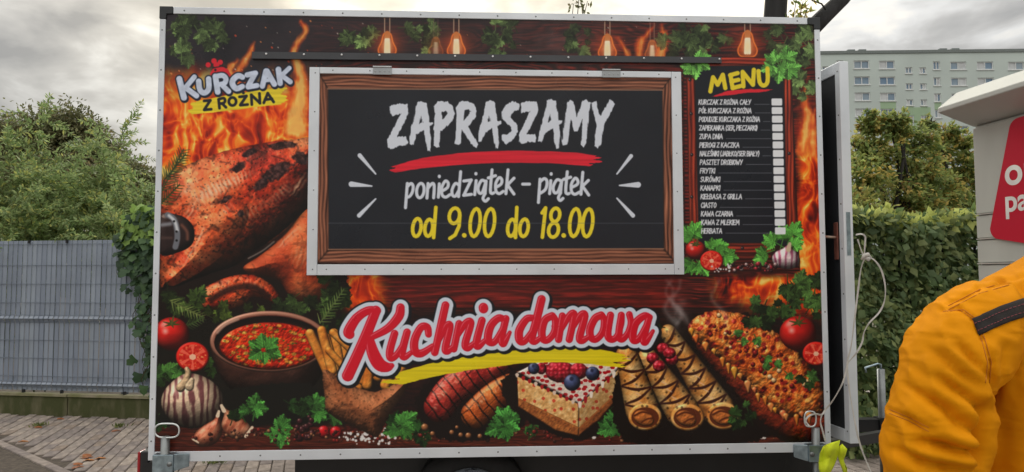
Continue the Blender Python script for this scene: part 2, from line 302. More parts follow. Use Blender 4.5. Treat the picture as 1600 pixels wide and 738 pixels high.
    # ---- herb bed between chicken and bowl
    bush(256, 450, 330, 490, 15, 18, (70, 92, 44), 21); bush(320, 474, 420, 500, 10, 15, (86, 104, 46), 22); bush(430, 462, 535, 494, 15, 18, (70, 92, 48), 23); bush(505, 436, 545, 520, 13, 20, (66, 92, 44), 24)
    bush(252, 560, 290, 600, 7, 18, (58, 92, 44), 25); bush(250, 640, 280, 672, 6, 18, (66, 116, 54), 26); bush(300, 540, 330, 580, 4, 15, (50, 76, 36), 27)
    sprig(266, 470, 62, .55, (120, 132, 78), 22, 16, 7); sprig(500, 505, 60, -.9, (110, 128, 76), 22, 16, 8); sprig(290, 510, 30, -.3, (70, 90, 50), 14, 12, 9)
    # ---- tomatoes on the left
    def tom(X, Y): return ramp(fbm(X, Y, 18, 3, 2), [(0, (150, 20, 20)), (1, (216, 48, 40))])
    def tomato(x, y, r, k=0):
        food(ell(x, y, r, r * .93), r, tom, 0, 6, .55, 26, k=k)
        for a in np.arange(6) * 1.05 + .3 + k: line([(x, y - r * .55, 2.2), (x + math.cos(a) * r * .5, y - r * .6 + math.sin(a) * r * .26, .5)], 1, (64, 74, 34))
        line([(x, y - r * .55), (x + 3, y - r * .95)], 1.4, (88, 84, 44)); line([(x - r * .35, y - r * .15, r * .13)], 1, (255, 226, 214), .75, 0, r * .25)
    def slice_(x, y, r, k=0):
        food(ell(x, y, r, r * .9), r * .2, (206, 44, 36), 0, 6, .2)
        g = reg(x - r, y - r, x + r, y + r)
        if g is None: return
        s, X2, Y2 = g; rr = np.hypot(X2 - x, (Y2 - y) / .9) / r; an = np.arctan2(Y2 - y, X2 - x)
        sp = np.abs(((an / (2 * math.pi) * 6 + .2 * k) % 1) - .5) * 2
        comp(s, ((rr > .24) & (rr < .84)) * ss(.25, .5, sp) * .85, ramp(fbm(X2, Y2, 3, 2, k), [(.2, (168, 22, 20)), (.6, (206, 60, 44)), (.85, (240, 180, 120))]))
        comp(s, ((rr < .84) & (sp < .3)) * .8, cc((236, 120, 96))); comp(s, (rr < .2) * .9, cc((244, 206, 176)))
    tomato(268, 522, 28); slice_(301, 558, 26)
    # ---- soup bowl
    def clay(X, Y): return ramp(fbm(X, Y * 2, 20, 4, 2), [(0, (66, 38, 32)), (.5, (96, 58, 48)), (1, (134, 88, 74))])
    food([(328, 534), (344, 506), (400, 488), (460, 490), (504, 510), (514, 534), (512, 560), (496, 596), (474, 614), (440, 622), (400, 622), (366, 612), (346, 592), (334, 564)], 60, clay, 1, 6, .12, 10, amb=.3)
    food(ell(421, 534, 93, 48, .0), 5, (150, 104, 88), 0, 6, .4, 8)
    flat(ell(421, 535, 87, 43), (86, 48, 40)); food(ell(421, 536, 86, 42), 26, (70, 38, 33), 0, 6, .05, L=(.42, .62, .66))
    def soup(X, Y):
        d, i = worley(X, Y * 1.5, 11, 2); d2, i2 = worley(X + 50, Y * 1.5, 6, 4)
        c = ramp(fbm(X, Y, 14, 4, 3), [(0, (120, 22, 14)), (.5, (186, 44, 22)), (1, (226, 92, 40))])
        bean = (1 - ss(.3, .46, d)) * (i > .45); c = c * (1 - bean[..., None]) + ramp(i, [(.45, (206, 110, 40)), (1, (242, 186, 92))]) * (1.05 - d * .9)[..., None] * bean[..., None]
        gr = (1 - ss(.2, .36, d2)) * (i2 > .86); return c * (1 - gr[..., None]) + cc((60, 92, 40)) * gr[..., None]
    food(ell(422, 541, 79, 37), 8, soup, 5, 5, .35, 20)
    for a, l in ((-2.6, 24), (-1.7, 24), (-.7, 26), (.35, 26), (1.5, 20), (2.6, 24), (-.2, 20)): leaf(412 + 4 * math.cos(a), 547 + 3 * math.sin(a), l, a, (74, 128, 58), .5, int(l + a * 9))
    line([(340, 520), (352, 508), (372, 499)], 2, (206, 176, 160), .6, 5, 3)
    # ---- striped garlic bulb and two cloves
    def garlic(cx, w, n=9, pur=(92, 52, 62), base=(216, 190, 166), k=0):
        def f(X, Y):
            u = (X - cx) / w; s = np.arcsin(np.clip(u, -1, 1)) / math.pi * n + 1.2 * (fbm(X, Y * .5, 16, 3, 3) - .5)
            st = .5 + .5 * np.cos(s * 2 * math.pi); t = ss(.3, .95, st + .9 * (fbm(X * 2, Y * .25, 6, 3, 2 + k) - .5))
            return cc(base) * (1 - t[..., None]) + cc(pur) * t[..., None]
        return f
    flat([(244, 650), (300, 668), (500, 660), (520, 640), (480, 600), (350, 610)], (18, 18, 15), 10, 3, 3)
    food([(252, 634), (256, 612), (272, 594), (290, 584), (312, 586), (334, 598), (347, 616), (349, 636), (340, 654), (318, 664), (290, 666), (266, 656)], 42, garlic(300, 50, 12, (112, 68, 70), (220, 194, 168)), 1.2, 6, .22, 12)
    food(None, 6, (204, 176, 142), 2, 4, .1, line_=[(282, 606, 7), (290, 596, 6), (294, 584, 5), (292, 577, 4)]); food(None, 4, (214, 190, 160), 2, 4, .1, line_=[(296, 604, 7), (300, 594, 4)])
    def clove(X, Y): return ramp(fbm(X * 1.5 + Y, Y * .4 - X * .4, 9, 3, 3), [(.2, (126, 62, 46)), (.5, (180, 106, 80)), (.85, (224, 168, 136))])
    food([(302, 688), (306, 676), (320, 664), (334, 656), (340, 646), (346, 656), (347, 676), (338, 692), (322, 698), (308, 696)], 16, clove, 1, 6, .35, 16)
    food([(346, 664), (350, 648), (348, 636), (355, 640), (372, 650), (388, 662), (393, 674), (384, 684), (366, 686), (352, 678)], 16, clove, 1, 6, .4, 16, k=2)
    for q in ([(302, 686, 2.4), (310, 692, 1)], [(340, 650, 3), (342, 643, 2)], [(350, 642, 3.4), (346, 634, 2.4)], [(384, 682, 2.5), (394, 668, 2.2)]): line(q, 2, (232, 212, 188))
    # ---- parsley along the floor, peppercorns, salt
    for x, y, L_, a, k in ((398, 640, 26, -1.4, 1), (398, 640, 22, -.1, 2), (436, 676, 30, 1.5, 3), (436, 668, 26, -.6, 4), (436, 676, 22, 3.0, 5), (490, 636, 28, -.7, 6), (494, 646, 24, .6, 7), (484, 640, 20, -2.4, 8)):
        herb(x, y, L_, a, (72, 128, 60), 5, k)
    bush(355, 628, 400, 660, 5, 18, (60, 104, 50), 71); bush(450, 620, 520, 668, 8, 18, (52, 88, 44), 72); bush(600, 640, 660, 676, 6, 20, (56, 100, 48), 73); bush(820, 664, 850, 684, 3, 14, (50, 84, 40), 74)
    def ball(x, y, r, col, sp=.5): food(ell(x, y, r, r, 0, 16), r, col, 0, 6, sp, 22, sm=0)
    for i in range(16): ball(462 + 26 * rng.rand(), 652 + 34 * rng.rand(), 3 + 3 * rng.rand(), (58, 28, 32))
    ball(506, 675, 10, (176, 26, 34)); ball(525, 676, 10, (176, 26, 34))
    for i in range(330):
        x = 300 + 960 * rng.rand(); y = 672 + 18 * rng.rand(); ball(x, y, 1. + 2.6 * rng.rand() ** 2, ((70, 30, 26), (110, 34, 30), (52, 30, 26), (140, 96, 70))[i % 4], .3)
    for i in range(70):
        x = 572 + 22 * rng.randn(); y = 682 + 7 * rng.randn()
        if y < 694: line([(x, y, .8 + 1.8 * rng.rand())], 1, (226, 224, 224))
    for x in (928, 1175, 1190, 1194, 608): line([(x, 683, 3.4)], 3, (226, 220, 216))
    # ---- fries in a paper cone
    r_ = np.random.RandomState(4)
    def fry(X, Y): return ramp(fbm(X, Y, 12, 3, 4), [(0, (176, 96, 40)), (.6, (222, 148, 70)), (1, (244, 190, 112))])
    for i in range(22):
        x = 514 + 104 * r_.rand(); y0 = 556 + 30 * r_.rand(); a = (x - 560) / 120 + .25 * (r_.rand() - .5); l = 44 + 22 * r_.rand()
        food(None, 6, fry, 1, 5, .2, line_=[(x, y0 + 20, 8), (x + math.sin(a) * l, y0 - math.cos(a) * l * (.8 if x < 560 else .55), 7.5)], sm=0)
    for q in ([(520, 520), (550, 548)], [(514, 548), (536, 572)]): food(None, 6, fry, 1, 5, .2, r=6, line_=q, sm=0)
    food([(506, 578), (530, 590), (560, 606), (590, 612), (622, 598), (644, 584), (630, 616), (606, 652), (590, 682), (572, 676), (546, 664), (522, 652), (510, 640), (506, 610)], 40, lambda X, Y: ramp(fbm(X, Y, 20, 4, 3), [(0, (126, 72, 46)), (.5, (176, 112, 76)), (1, (206, 146, 106))]) * (1 - .3 * (worley(X, Y, 9, 2)[0] < .16))[..., None], 2, 5, .05, edge=3)
    herb(626, 662, 30, -.5, (70, 122, 58), 5, 31); herb(630, 668, 26, .9, (64, 112, 52), 5, 32); herb(620, 670, 22, 2.8, (60, 104, 50), 5, 33)
    # ---- two grilled sausages
    def saus(c0, c1, c2):
        def f(X, Y):
            c = ramp(fbm(X, Y, 18, 4, 3), [(0, c0), (.5, c1), (1, c2)]); st = np.abs((((X * .8 - Y * .6) / 15 + .35 * (fbm(X, Y, 14, 3, 5) - .5)) % 1) - .5)
            x2 = np.abs((((X * .7 + Y * .7) / 19 + .3 * (fbm(X, Y, 14, 3, 6) - .5)) % 1) - .5)
            return c * (1 - .7 * (st < .085))[..., None] * (1 - .45 * (x2 < .05) * (fbm(X, Y, 16, 2, 2) > .5))[..., None]
        return f
    flat([(650, 640), (680, 590), (800, 560), (830, 600), (815, 670), (700, 690)], (20, 13, 12), 12, 3, 3)
    food(None, 23, saus((88, 18, 20), (150, 40, 36), (206, 92, 74)), 2, 5, .45, 14, line_=[(686, 636, 24), (706, 610, 25), (734, 592, 24), (766, 580, 20), (800, 566, 12)])
    gloss([(692, 616, 14, 6, -.9, .7), (714, 596, 14, 5, -.6, .6), (680, 636, 8, 5, -1, .5)])
    food(None, 21, saus((116, 48, 22), (178, 88, 42), (226, 146, 80)), 2, 5, .4, 14, line_=[(742, 648, 22), (766, 626, 23), (792, 608, 22), (820, 596, 18)])
    gloss([(752, 628, 14, 5, -.8, .7), (776, 610, 12, 4, -.6, .6)])
    herb(790, 660, 32, -1.4, (66, 122, 58), 5, 41); herb(788, 664, 32, .3, (66, 122, 58), 5, 42); herb(786, 664, 30, 2.6, (62, 112, 54), 5, 43); herb(790, 668, 24, 1.4, (58, 108, 50), 5, 44)
    for x, y, r in ((664, 668, 6), (676, 678, 4), (720, 680, 4), (732, 681, 5), (750, 682, 4), (706, 676, 4), (714, 668, 3)): ball(x, y, r, (150, 100, 66))
    # ---- square of cheesecake with berries
    def crumb(dark):
        def f(X, Y):
            c = ramp(fbm(X, Y, 5, 3, 3), [(.2, (190, 142, 88)), (.6, (224, 184, 128)), (.9, (240, 212, 166))]) * dark
            d, i = worley(X, Y, 15, 2); return c * (1 - .55 * ((d < .18) & (i > .3))[..., None] * np.array([.2, 1, 1], np.float32))
        return f
    flat([(800, 640), (906, 690), (975, 640), (972, 590), (800, 580)], (22, 14, 12), 8, 3, 3)
    food([(808, 588), (905, 632), (904, 682), (868, 672), (810, 634)], 3, crumb(1.06), .7, 3, .03, sm=0); food([(905, 632), (968, 576), (966, 620), (936, 656), (904, 682)], 3, crumb(.84), .7, 3, .03, sm=0)
    food([(810, 622), (905, 668), (904, 682), (868, 673), (810, 636)], 3, lambda X, Y: ramp(fbm(X, Y, 5, 3, 5), [(0, (120, 64, 34)), (1, (196, 128, 72))]), 2, 3, .03, sm=0); food([(905, 668), (967, 610), (966, 622), (936, 657), (904, 682)], 3, lambda X, Y: ramp(fbm(X, Y, 5, 3, 5), [(0, (96, 50, 28)), (1, (160, 98, 54))]), 2, 3, .03, sm=0)
    food([(808, 582), (850, 560), (930, 562), (970, 574), (906, 632)], 4, lambda X, Y: ramp((worley(X, Y * 1.4, 10, 3)[0] < .36) * (worley(X, Y * 1.4, 10, 3)[1] > .25), [(0, (232, 218, 206)), (1, (166, 28, 36))]), 1, 4, .1, sm=0)
    for i in range(11): t = i / 10; line([(808 + 97 * t, 586 + 46 * t, 3), (808 + 97 * t, 588 + 46 * t, 2)], 2, (160, 28, 36) if i % 3 else (226, 206, 190))
    for i in range(8): t = i / 7; line([(906 + 62 * t, 630 - 55 * t, 3), (906 + 62 * t, 636 - 55 * t, 2)], 2, (150, 28, 36) if i % 2 else (238, 226, 214))
    def rasp(X, Y): d, i = worley(X, Y, 6.5, 2, .5); return ramp(1 - d * 1.3, [(0, (104, 12, 24)), (.6, (186, 38, 56)), (1, (230, 110, 120))])
    food([(852, 578), (862, 566), (884, 566), (896, 574), (892, 592), (876, 598), (858, 592)], 16, rasp, 2, 4, .3); food(ell(904, 580, 14, 13), 13, rasp, 2, 4, .3); food(ell(846, 576, 8, 9), 8, rasp, 2, 4, .3)
    def blue(X, Y): return ramp(fbm(X, Y, 7, 3, 3), [(0, (34, 40, 66)), (1, (86, 98, 140))])
    for x, y, r in ((834, 576, 9), (894, 598, 13), (926, 584, 11)): food(ell(x, y, r, r), r, blue, 0, 6, .35, 12); line([(x - 1, y - r * .45, r * .25)], 1, (26, 28, 48), .8, 0, 2)
    herb(956, 664, 28, -1.5, (66, 120, 58), 5, 51); herb(958, 668, 26, .2, (62, 112, 54), 5, 52); herb(954, 668, 26, 2.8, (60, 108, 52), 5, 53)
    # ---- three filled pancake rolls with chocolate
    def pan(X, Y): return ramp(fbm(X, Y, 16, 4, 3), [(0, (160, 88, 40)), (.36, (220, 150, 80)), (.6, (240, 186, 118)), (1, (252, 222, 168))]) * (1 - .5 * ((worley(X, Y, 10, 4)[0] < .2) & (worley(X, Y, 10, 4)[1] > .55)))[..., None]
    flat([(970, 560), (1040, 500), (1090, 520), (1200, 640), (1180, 690), (975, 690)], (20, 12, 10), 10, 3, 3)
    def roll(ax, ay, bx, by, r0, r1, k):
        food(None, r1, pan, 2, 6, .25, 12, line_=[(ax, ay, r0), ((ax + bx) / 2, (ay + by) / 2, (r0 + r1) / 2), (bx, by, r1)], k=k, rim=.35)
        L_ = math.hypot(bx - ax, by - ay); ux, uy = (bx - ax) / L_, (by - ay) / L_; n = int(L_ / 13); rr = np.random.RandomState(k)
        for i in range(n):
            t = (i + .3) / n; cx, cy = ax + (bx - ax) * t, ay + (by - ay) * t; r = (r0 + (r1 - r0) * t) * .92; sg = 1 if i % 2 else -1
            line([(cx - uy * r * sg - ux * 4, cy + ux * r * sg - uy * 4, 1.2), (cx + ux * 5, cy + uy * 5 + 2, 2.4), (cx + uy * r * sg + ux * 9, cy - ux * r * sg + uy * 9, 1.4)], 2, (52, 24, 18), .95, 5)
            if rr.rand() < .5: line([(cx - 3, cy - 2, .9), (cx + 4, cy + 2, .9)], 1, (236, 200, 170), .7)
        ex, ey = bx + ux * r1 * .55, by + uy * r1 * .45
        food(ell(ex, ey, r1 * .98, r1 * .8), 5, pan, 1, 5, .2); flat(ell(ex, ey + 1, r1 * .8, r1 * .6), (92, 44, 24)); food(ell(ex - 2, ey + 2, r1 * .62, r1 * .44, .4), 7, (186, 112, 60), 3, 5, .1)
        line([(ex - r1 * .6, ey - 2), (ex - 4, ey - r1 * .28), (ex + r1 * .4, ey - 4)], 1.6, (80, 38, 20), .9, 5); line([(ex - r1 * .2, ey + r1 * .3), (ex + 4, ey + 3), (ex + r1 * .5, ey + 2)], 1.5, (84, 40, 22), .9, 5)
    roll(1044, 520, 1122, 640, 13, 27, 3); roll(1012, 560, 1066, 642, 16, 27, 2); roll(980, 556, 1004, 640, 18, 27, 1)
    for x, y in ((1020, 560), (1036, 545), (1050, 562), (1030, 572), (1046, 552)): food(ell(x, y, 10, 9), 9, rasp, 2, 4, .35)
    # ---- gratinated casserole
    def crust(X, Y):
        d, i = worley(X + Y * .3, Y - X * .25, 13, 2); f = fbm(X, Y, 10, 4, 3)
        c = ramp(f, [(0, (134, 46, 20)), (.42, (204, 98, 42)), (.66, (232, 148, 74)), (1, (250, 212, 146))]); sp = (1 - ss(.2, .4, d + .2 * (f - .5))) * (i > .3)
        return c * (1 - sp[..., None]) + ramp(i, [(.3, (84, 20, 16)), (.7, (132, 30, 24)), (1, (170, 50, 36))]) * sp[..., None]
    flat([(1070, 510), (1100, 490), (1200, 500), (1290, 600), (1290, 690), (1230, 692), (1160, 640)], (24, 13, 11), 8, 3, 3)
    food([(1075, 512), (1092, 548), (1128, 590), (1164, 630), (1198, 666), (1236, 685), (1290, 688), (1292, 630), (1200, 590), (1100, 510)], 22, lambda X, Y: ramp(fbm(X, Y, 9, 4, 3), [(0, (62, 20, 14)), (.5, (118, 42, 26)), (1, (182, 84, 46))]), 4, 6, .15, edge=4)
    food([(1076, 515), (1082, 500), (1100, 489), (1128, 485), (1163, 492), (1191, 506), (1223, 528), (1251, 555), (1269, 580), (1286, 608), (1287, 640), (1266, 653), (1238, 653), (1212, 645), (1190, 624), (1166, 599), (1138, 575), (1110, 550), (1088, 532)], 30, crust, 6, 7, .3, 12, edge=6)
    edge_ = smooth([(1080, 522), (1110, 552), (1140, 578), (1168, 602), (1192, 626), (1214, 646), (1240, 655), (1268, 653)], 8)
    for i in range(0, len(edge_), 3):
        x, y = edge_[i]; x += rng.randn() * 2; y += rng.randn() * 2; l = 1 + 8 * rng.rand() ** 2; c_ = (214 + 16 * rng.rand(), 116 + 40 * rng.rand(), 56 + 36 * rng.rand()); food(None, 4, c_, 0, 5, .4, 14, sm=0, line_=[(x, y - 4, 4 + 2 * rng.rand()), (x + 1, y + l, 1.3)])
    for i in range(60):
        t = rng.rand(); x = 1092 + 150 * t + 40 * rng.rand(); y = 504 + 112 * t + 24 * (rng.rand() - .6); ball(x, y, 2 + 2.4 * rng.rand(), (122, 26, 24) if i % 3 else (236, 190, 140), .4)
    for x, y in ((1150, 522), (1160, 534), (1182, 530), (1198, 560), (1214, 572), (1196, 576), (1232, 586)): herb(x, y, 12, rng.rand() * 6, (70, 112, 52), 5, int(x))
    # ---- right-hand greens and tomatoes
    bush(1170, 470, 1236, 508, 16, 17, (62, 88, 44), 61); bush(1226, 434, 1280, 492, 18, 20, (70, 98, 50), 62); bush(1250, 570, 1284, 600, 4, 14, (60, 90, 44), 63); bush(1000, 510, 1034, 530, 5, 12, (66, 92, 46), 64); bush(1146, 630, 1180, 664, 7, 15, (60, 92, 44), 65)
    tomato(1247, 521, 29, 1); slice_(1275, 553, 21, 2)
    # steam
    for x0, ph in ((1058, 0), (1066, 1.4), (1052, 2.6), (1128, .7)):
        q = [(x0 + 9 * math.sin(t * 1.1 + ph) - 2 * t, 505 - 11 * t, 2 + 1.2 * math.sin(t)) for t in range(7)]; line(q, 3, (205, 200, 200), .3, 5, 7)
    m = np.exp(-(((PX - 1060) / 14) ** 2 + ((PY - 490) / 26) ** 2)); comp(ALL, m * .55 * fbm(PX, PY, 10, 3, 4), cc((210, 205, 205)))
    # ---- menu board
    X, Y = PX, PY
    def rect(x0, y0, x1, y1, x2, y2, x3, y3): return [(x0, y0), (x1, y1), (x2, y2), (x3, y3)]
    def timber(pts, vert, k, lo=(58, 24, 18), hi=(150, 64, 44)):
        g = reg(*bb(pts, 2)); s, x, y = g; d = sd_poly(x, y, pts); u, v = (x, y) if vert else (y, x)
        t_ = .5 * fbm(u * 2.2, v * .14, 5, 3, k) + .5 * (.5 + .5 * np.sin(u * 1.1 + 12 * fbm(u * .8, v * .2, 22, 3, k + 2)))
        comp(s, cov(d), ramp(t_, [(0, (22, 10, 9)), (.3, lo), (.75, hi), (1, tuple(min(255, c * 1.35) for c in hi))]) * (1 - .5 * ss(-3, 0, d))[..., None])
    mb = [(1067, 100), (1236, 96), (1250, 424), (1072, 428)]
    flat(mb, (40, 20, 18)); timber([(1067, 120), (1078, 120), (1090, 426), (1070, 426)], False, 2, (60, 20, 18), (120, 40, 34))
    for i in range(13): line([(1068, 150 + 20 * i), (1082, 150 + 20 * i)], .8, (20, 9, 9), .8)
    flat([(1084, 104), (1226, 100), (1238, 384), (1092, 384)], (27, 29, 36))
    timber([(1100, 88), (1206, 90), (1206, 102), (1104, 104)], False, 4, (96, 34, 26), (176, 70, 52)); timber([(1072, 122), (1086, 122), (1092, 380), (1078, 380)], True, 3, (96, 34, 26), (172, 72, 50)); timber([(1224, 116), (1236, 116), (1246, 374), (1230, 374)], True, 5, (96, 34, 26), (172, 72, 50))
    timber([(1110, 380), (1206, 380), (1206, 396), (1104, 396)], False, 6, (90, 32, 26), (160, 64, 46)); timber([(1130, 396), (1206, 396), (1206, 408), (1130, 408)], False, 7, (60, 22, 18), (116, 46, 34)); timber([(1072, 406), (1250, 404), (1250, 424), (1072, 428)], False, 8, (40, 16, 14), (96, 40, 32))
    for x, y in ((1078, 125), (1080, 178), (1081, 242), (1081, 308), (1229, 121), (1233, 240), (1202, 95), (1160, 388)): line([(x, y, 2.6)], 2, (28, 22, 24)); line([(x - .8, y - .8, .9)], 1, (150, 140, 140))
    for x, y, L_, a, k in ((1086, 102, 26, 1.9, 1), (1090, 96, 26, .1, 2), (1080, 104, 22, 2.8, 3), (1210, 96, 24, -2.0, 4), (1218, 104, 30, 1.2, 5), (1232, 108, 26, .3, 6), (1206, 104, 24, 2.3, 7), (1228, 92, 24, -1.0, 8)): herb(x, y, L_, a, (98, 152, 76), 4, k + 100)
    for x, y, L_, a, k in ((1080, 372, 24, -2.2, 1), (1084, 366, 24, -1.0, 2), (1112, 388, 22, -.9, 3), (1080, 410, 24, 2.2, 4), (1092, 412, 26, 1.0, 5), (1132, 400, 24, .1, 6), (1120, 386, 22, .4, 7), (1210, 378, 24, -2.6, 8), (1224, 372, 26, -1.3, 9), (1240, 366, 26, -1.0, 10), (1196, 396, 22, 2.8, 11), (1240, 384, 20, -.3, 12), (1190, 402, 18, 2.2, 13)): herb(x, y, L_, a, (86, 146, 66), 5, k + 120)
    tomato(1087, 391, 16, 2); slice_(1112, 408, 18, 1)
    food([(1206, 404), (1212, 394), (1224, 388), (1232, 382), (1236, 388), (1246, 396), (1250, 408), (1244, 418), (1228, 421), (1212, 416)], 17, garlic(1228, 24, 8, (150, 78, 106), (226, 208, 210), 2), 1, 5, .25, 12); line([(1232, 390, 4), (1234, 381, 2.4)], 3, (206, 186, 160))
    for i in range(36): x = 1142 + 70 * rng.rand(); ball(x, 412 + 12 * rng.rand(), 1.6 + 2.2 * rng.rand(), ((44, 26, 28), (150, 40, 52), (176, 150, 150), (90, 40, 44))[i % 4])
    for i in range(16): line([(1128 + 9 * rng.randn(), 420 + 3 * rng.randn(), 1 + 1.2 * rng.rand())], 1, (220, 218, 220))
    # ---- lettering: brush strokes
    G = {'A': 'a0,1 .42,0 .85,1;.16,.66 .72,.62', 'B': '0,0 0,1 .5,.95 .7,.75 .5,.52 .05,.5;0,.02 .45,.05 .58,.25 .45,.48', 'C': '.72,.12 .42,0 .1,.3 .06,.65 .3,1 .7,.85', 'D': '0,0 0,1 .4,.95 .72,.6 .62,.2 .3,.02 0,.02', 'E': '.6,.02 .04,.04 0,.98 .62,.96;.02,.5 .5,.47', 'F': '.6,.02 .04,.04 0,1;.02,.5 .48,.46', 'G': '.7,.12 .4,0 .08,.35 .08,.7 .35,1 .68,.85 .68,.58 .42,.58', 'H': '0,0 0,1;.7,0 .7,1;0,.5 .7,.48', 'I': '.05,0 0,1', 'J': '.5,0 .46,.8 .25,1 0,.85', 'K': '.05,0 0,1;.66,.02 .05,.55;.2,.45 .7,1', 'L': '.05,0 0,.98 .58,.94', 'M': '0,1 .12,0 .45,.65 .78,0 .92,1', 'N': '0,1 .05,0 .62,.98 .7,0', 'O': '.4,0 .1,.25 .05,.7 .32,1 .66,.78 .72,.3 .4,0', 'P': '0,1 .05,0 .5,.05 .66,.28 .45,.52 .04,.56', 'R': '0,1 .05,0 .5,.05 .62,.27 .42,.5 .05,.54;.25,.54 .68,1', 'S': '.62,.1 .35,0 .1,.22 .3,.48 .6,.68 .4,.98 .02,.88', 'T': '0,.04 .75,0;.38,.02 .34,1', 'U': '0,0 .03,.7 .3,1 .62,.75 .66,0', 'W': '0,0 .2,1 .48,.35 .72,1 1,0', 'Y': '0,0 .35,.5;.75,0 .25,1', 'Z': '0,.05 .68,.02 .02,.96 .72,.93', '(': '.25,-.05 .02,.45 .22,1.1', ')': '0,-.05 .22,.45 0,1.1', '/': '.4,-.05 0,1.1', ',': '.1,.9 0,1.2', '-': '0,.5 .4,.5'}
    base = {'Ł': 'L', 'Ó': 'O', 'Ś': 'S', 'Ż': 'Z'}; extra = {'Ł': '-.1,.62 .38,.34', 'Ó': '.35,-.12 .5,-.32', 'Ś': '.3,-.12 .48,-.32', 'Ż': '.36,-.2 .38,-.22'}
    def glyph(ch):
        sname = G[base.get(ch, ch)].lstrip('a'); st = [[tuple(float(v) for v in p.split(',')) for p in q.split()] for q in sname.split(';')]
        w = max(p[0] for q in st for p in q)
        if ch in extra: st.append([tuple(float(v) for v in p.split(',')) for p in extra[ch].split()])
        return st, w
    def write(txt, x, y, h, slope=0, r=.8, col=(225, 228, 235), wk=.62, sp=.2, x1=None):
        adv = sum((.42 if c == ' ' else glyph(c)[1] + sp) for c in txt); k = wk * h if x1 is None else (x1 - x) / adv
        u = 0
        for c in txt:
            if c == ' ': u += .42; continue
            st, w = glyph(c)
            for q in st: line([(x + (u + p[0]) * k - (p[1] - .5) * h * .08, y + p[1] * h + (u + p[0]) * k * slope) for p in q], r, col, 1, 0, .9)
            u += w + sp
        return x + u * k
    for q in ([(215, 440), (228, 372), (250, 408), (275, 360), (287, 424)], [(312, 362), (322, 424)], [(310, 362), (346, 352)], [(316, 392), (350, 384)], [(322, 424), (360, 414)], [(374, 416), (370, 346), (420, 408), (424, 336)], [(446, 342), (452, 396), (472, 412), (490, 392), (489, 330)]):
        line(tr(q, 1040, 0, .3252), 3.4, (226, 206, 62), 1, 3 if len(q) == 5 and q[0][0] == 446 else 0)
    flat(tr([(218, 466), (300, 436), (400, 428), (515, 430), (480, 442), (380, 448), (290, 460)], 1040, 0, .3252), (206, 44, 58), 1.5, 2)
    rows = ['KURCZAK Z ROŻNA CAŁY', 'PÓŁ KURCZAKA Z ROŻNA', 'PODUDZIE KURCZAKA Z ROŻNA', 'ZAPIEKANKA (SER, PIECZARKI)', 'ZUPA DNIA', 'PIEROGI Z KACZKĄ'.replace('Ą', 'A'), 'NALEŚNIKI (JABŁKO/SER BIAŁY)', 'PASZTET DROBIOWY', 'FRYTKI', 'SURÓWKI', 'KANAPKI', 'KIEŁBASA Z GRILLA', 'CIASTO', 'KAWA CZARNA', 'KAWA Z MLEKIEM', 'HERBATA']
    ends = [1174, 1175, 1188, 1184, 1130, 1156, 1187, 1161, 1118, 1126, 1126, 1160, 1120, 1146, 1156, 1129]
    for i, (tx, e) in enumerate(zip(rows, ends)):
        y = 156 + 13.42 * i; x = 1092 + .3 * i; write(tx, x, y, 7.6, 0, .82, x1=e)
        bx = 1205.5 + .36 * i
        for xd in np.arange(e + 5, bx - 3, 2.2): line([(xd, y + 7.2), (xd + .9, y + 7.2)], .45, (150, 152, 160), .8)
        g = reg(bx, y - 4, bx + 18, y + 12); s, x2, y2 = g; d = np.hypot(np.maximum(np.abs(x2 - bx - 8.3) - 6.6, 0), np.maximum(np.abs(y2 - y - 3.6) - 3.8, 0)) - 1.8; comp(s, cov(d), cc((234, 237, 242)))
    # ---- hatch board: wood frame, blackboard, words
    hb = [(494, 108), (1056, 112), (1060, 420), (492, 420)]; flat(hb, (34, 24, 22))
    W1 = ((92, 58, 46), (158, 106, 84))
    timber([(496, 112), (1054, 114), (1036, 141), (512, 139)], False, 2, *W1); timber([(494, 412), (1058, 412), (1036, 388), (514, 390)], False, 3, *W1); timber([(496, 110), (513, 139), (514, 390), (494, 414)], True, 4, *W1); timber([(1054, 112), (1058, 414), (1037, 389), (1034, 140)], True, 5, *W1)
    bp = [(513, 139), (1034.5, 141), (1037, 388), (514, 389)]
    g = reg(*bb(bp, 2)); s, x, y = g; comp(s, cov(sd_poly(x, y, bp)), ramp(fbm(x, y, 90, 4, 2), [(0, (27, 29, 36)), (1, (37, 39, 46))]))
    for q in ((512, 139, 1035, 141), (513, 390, 1037, 389)): line([q[:2], q[2:]], .9, (170, 130, 108), .8)
    WH = (218, 224, 236); YE = (232, 212, 66); RE = (212, 44, 62)
    Z8 = .1761
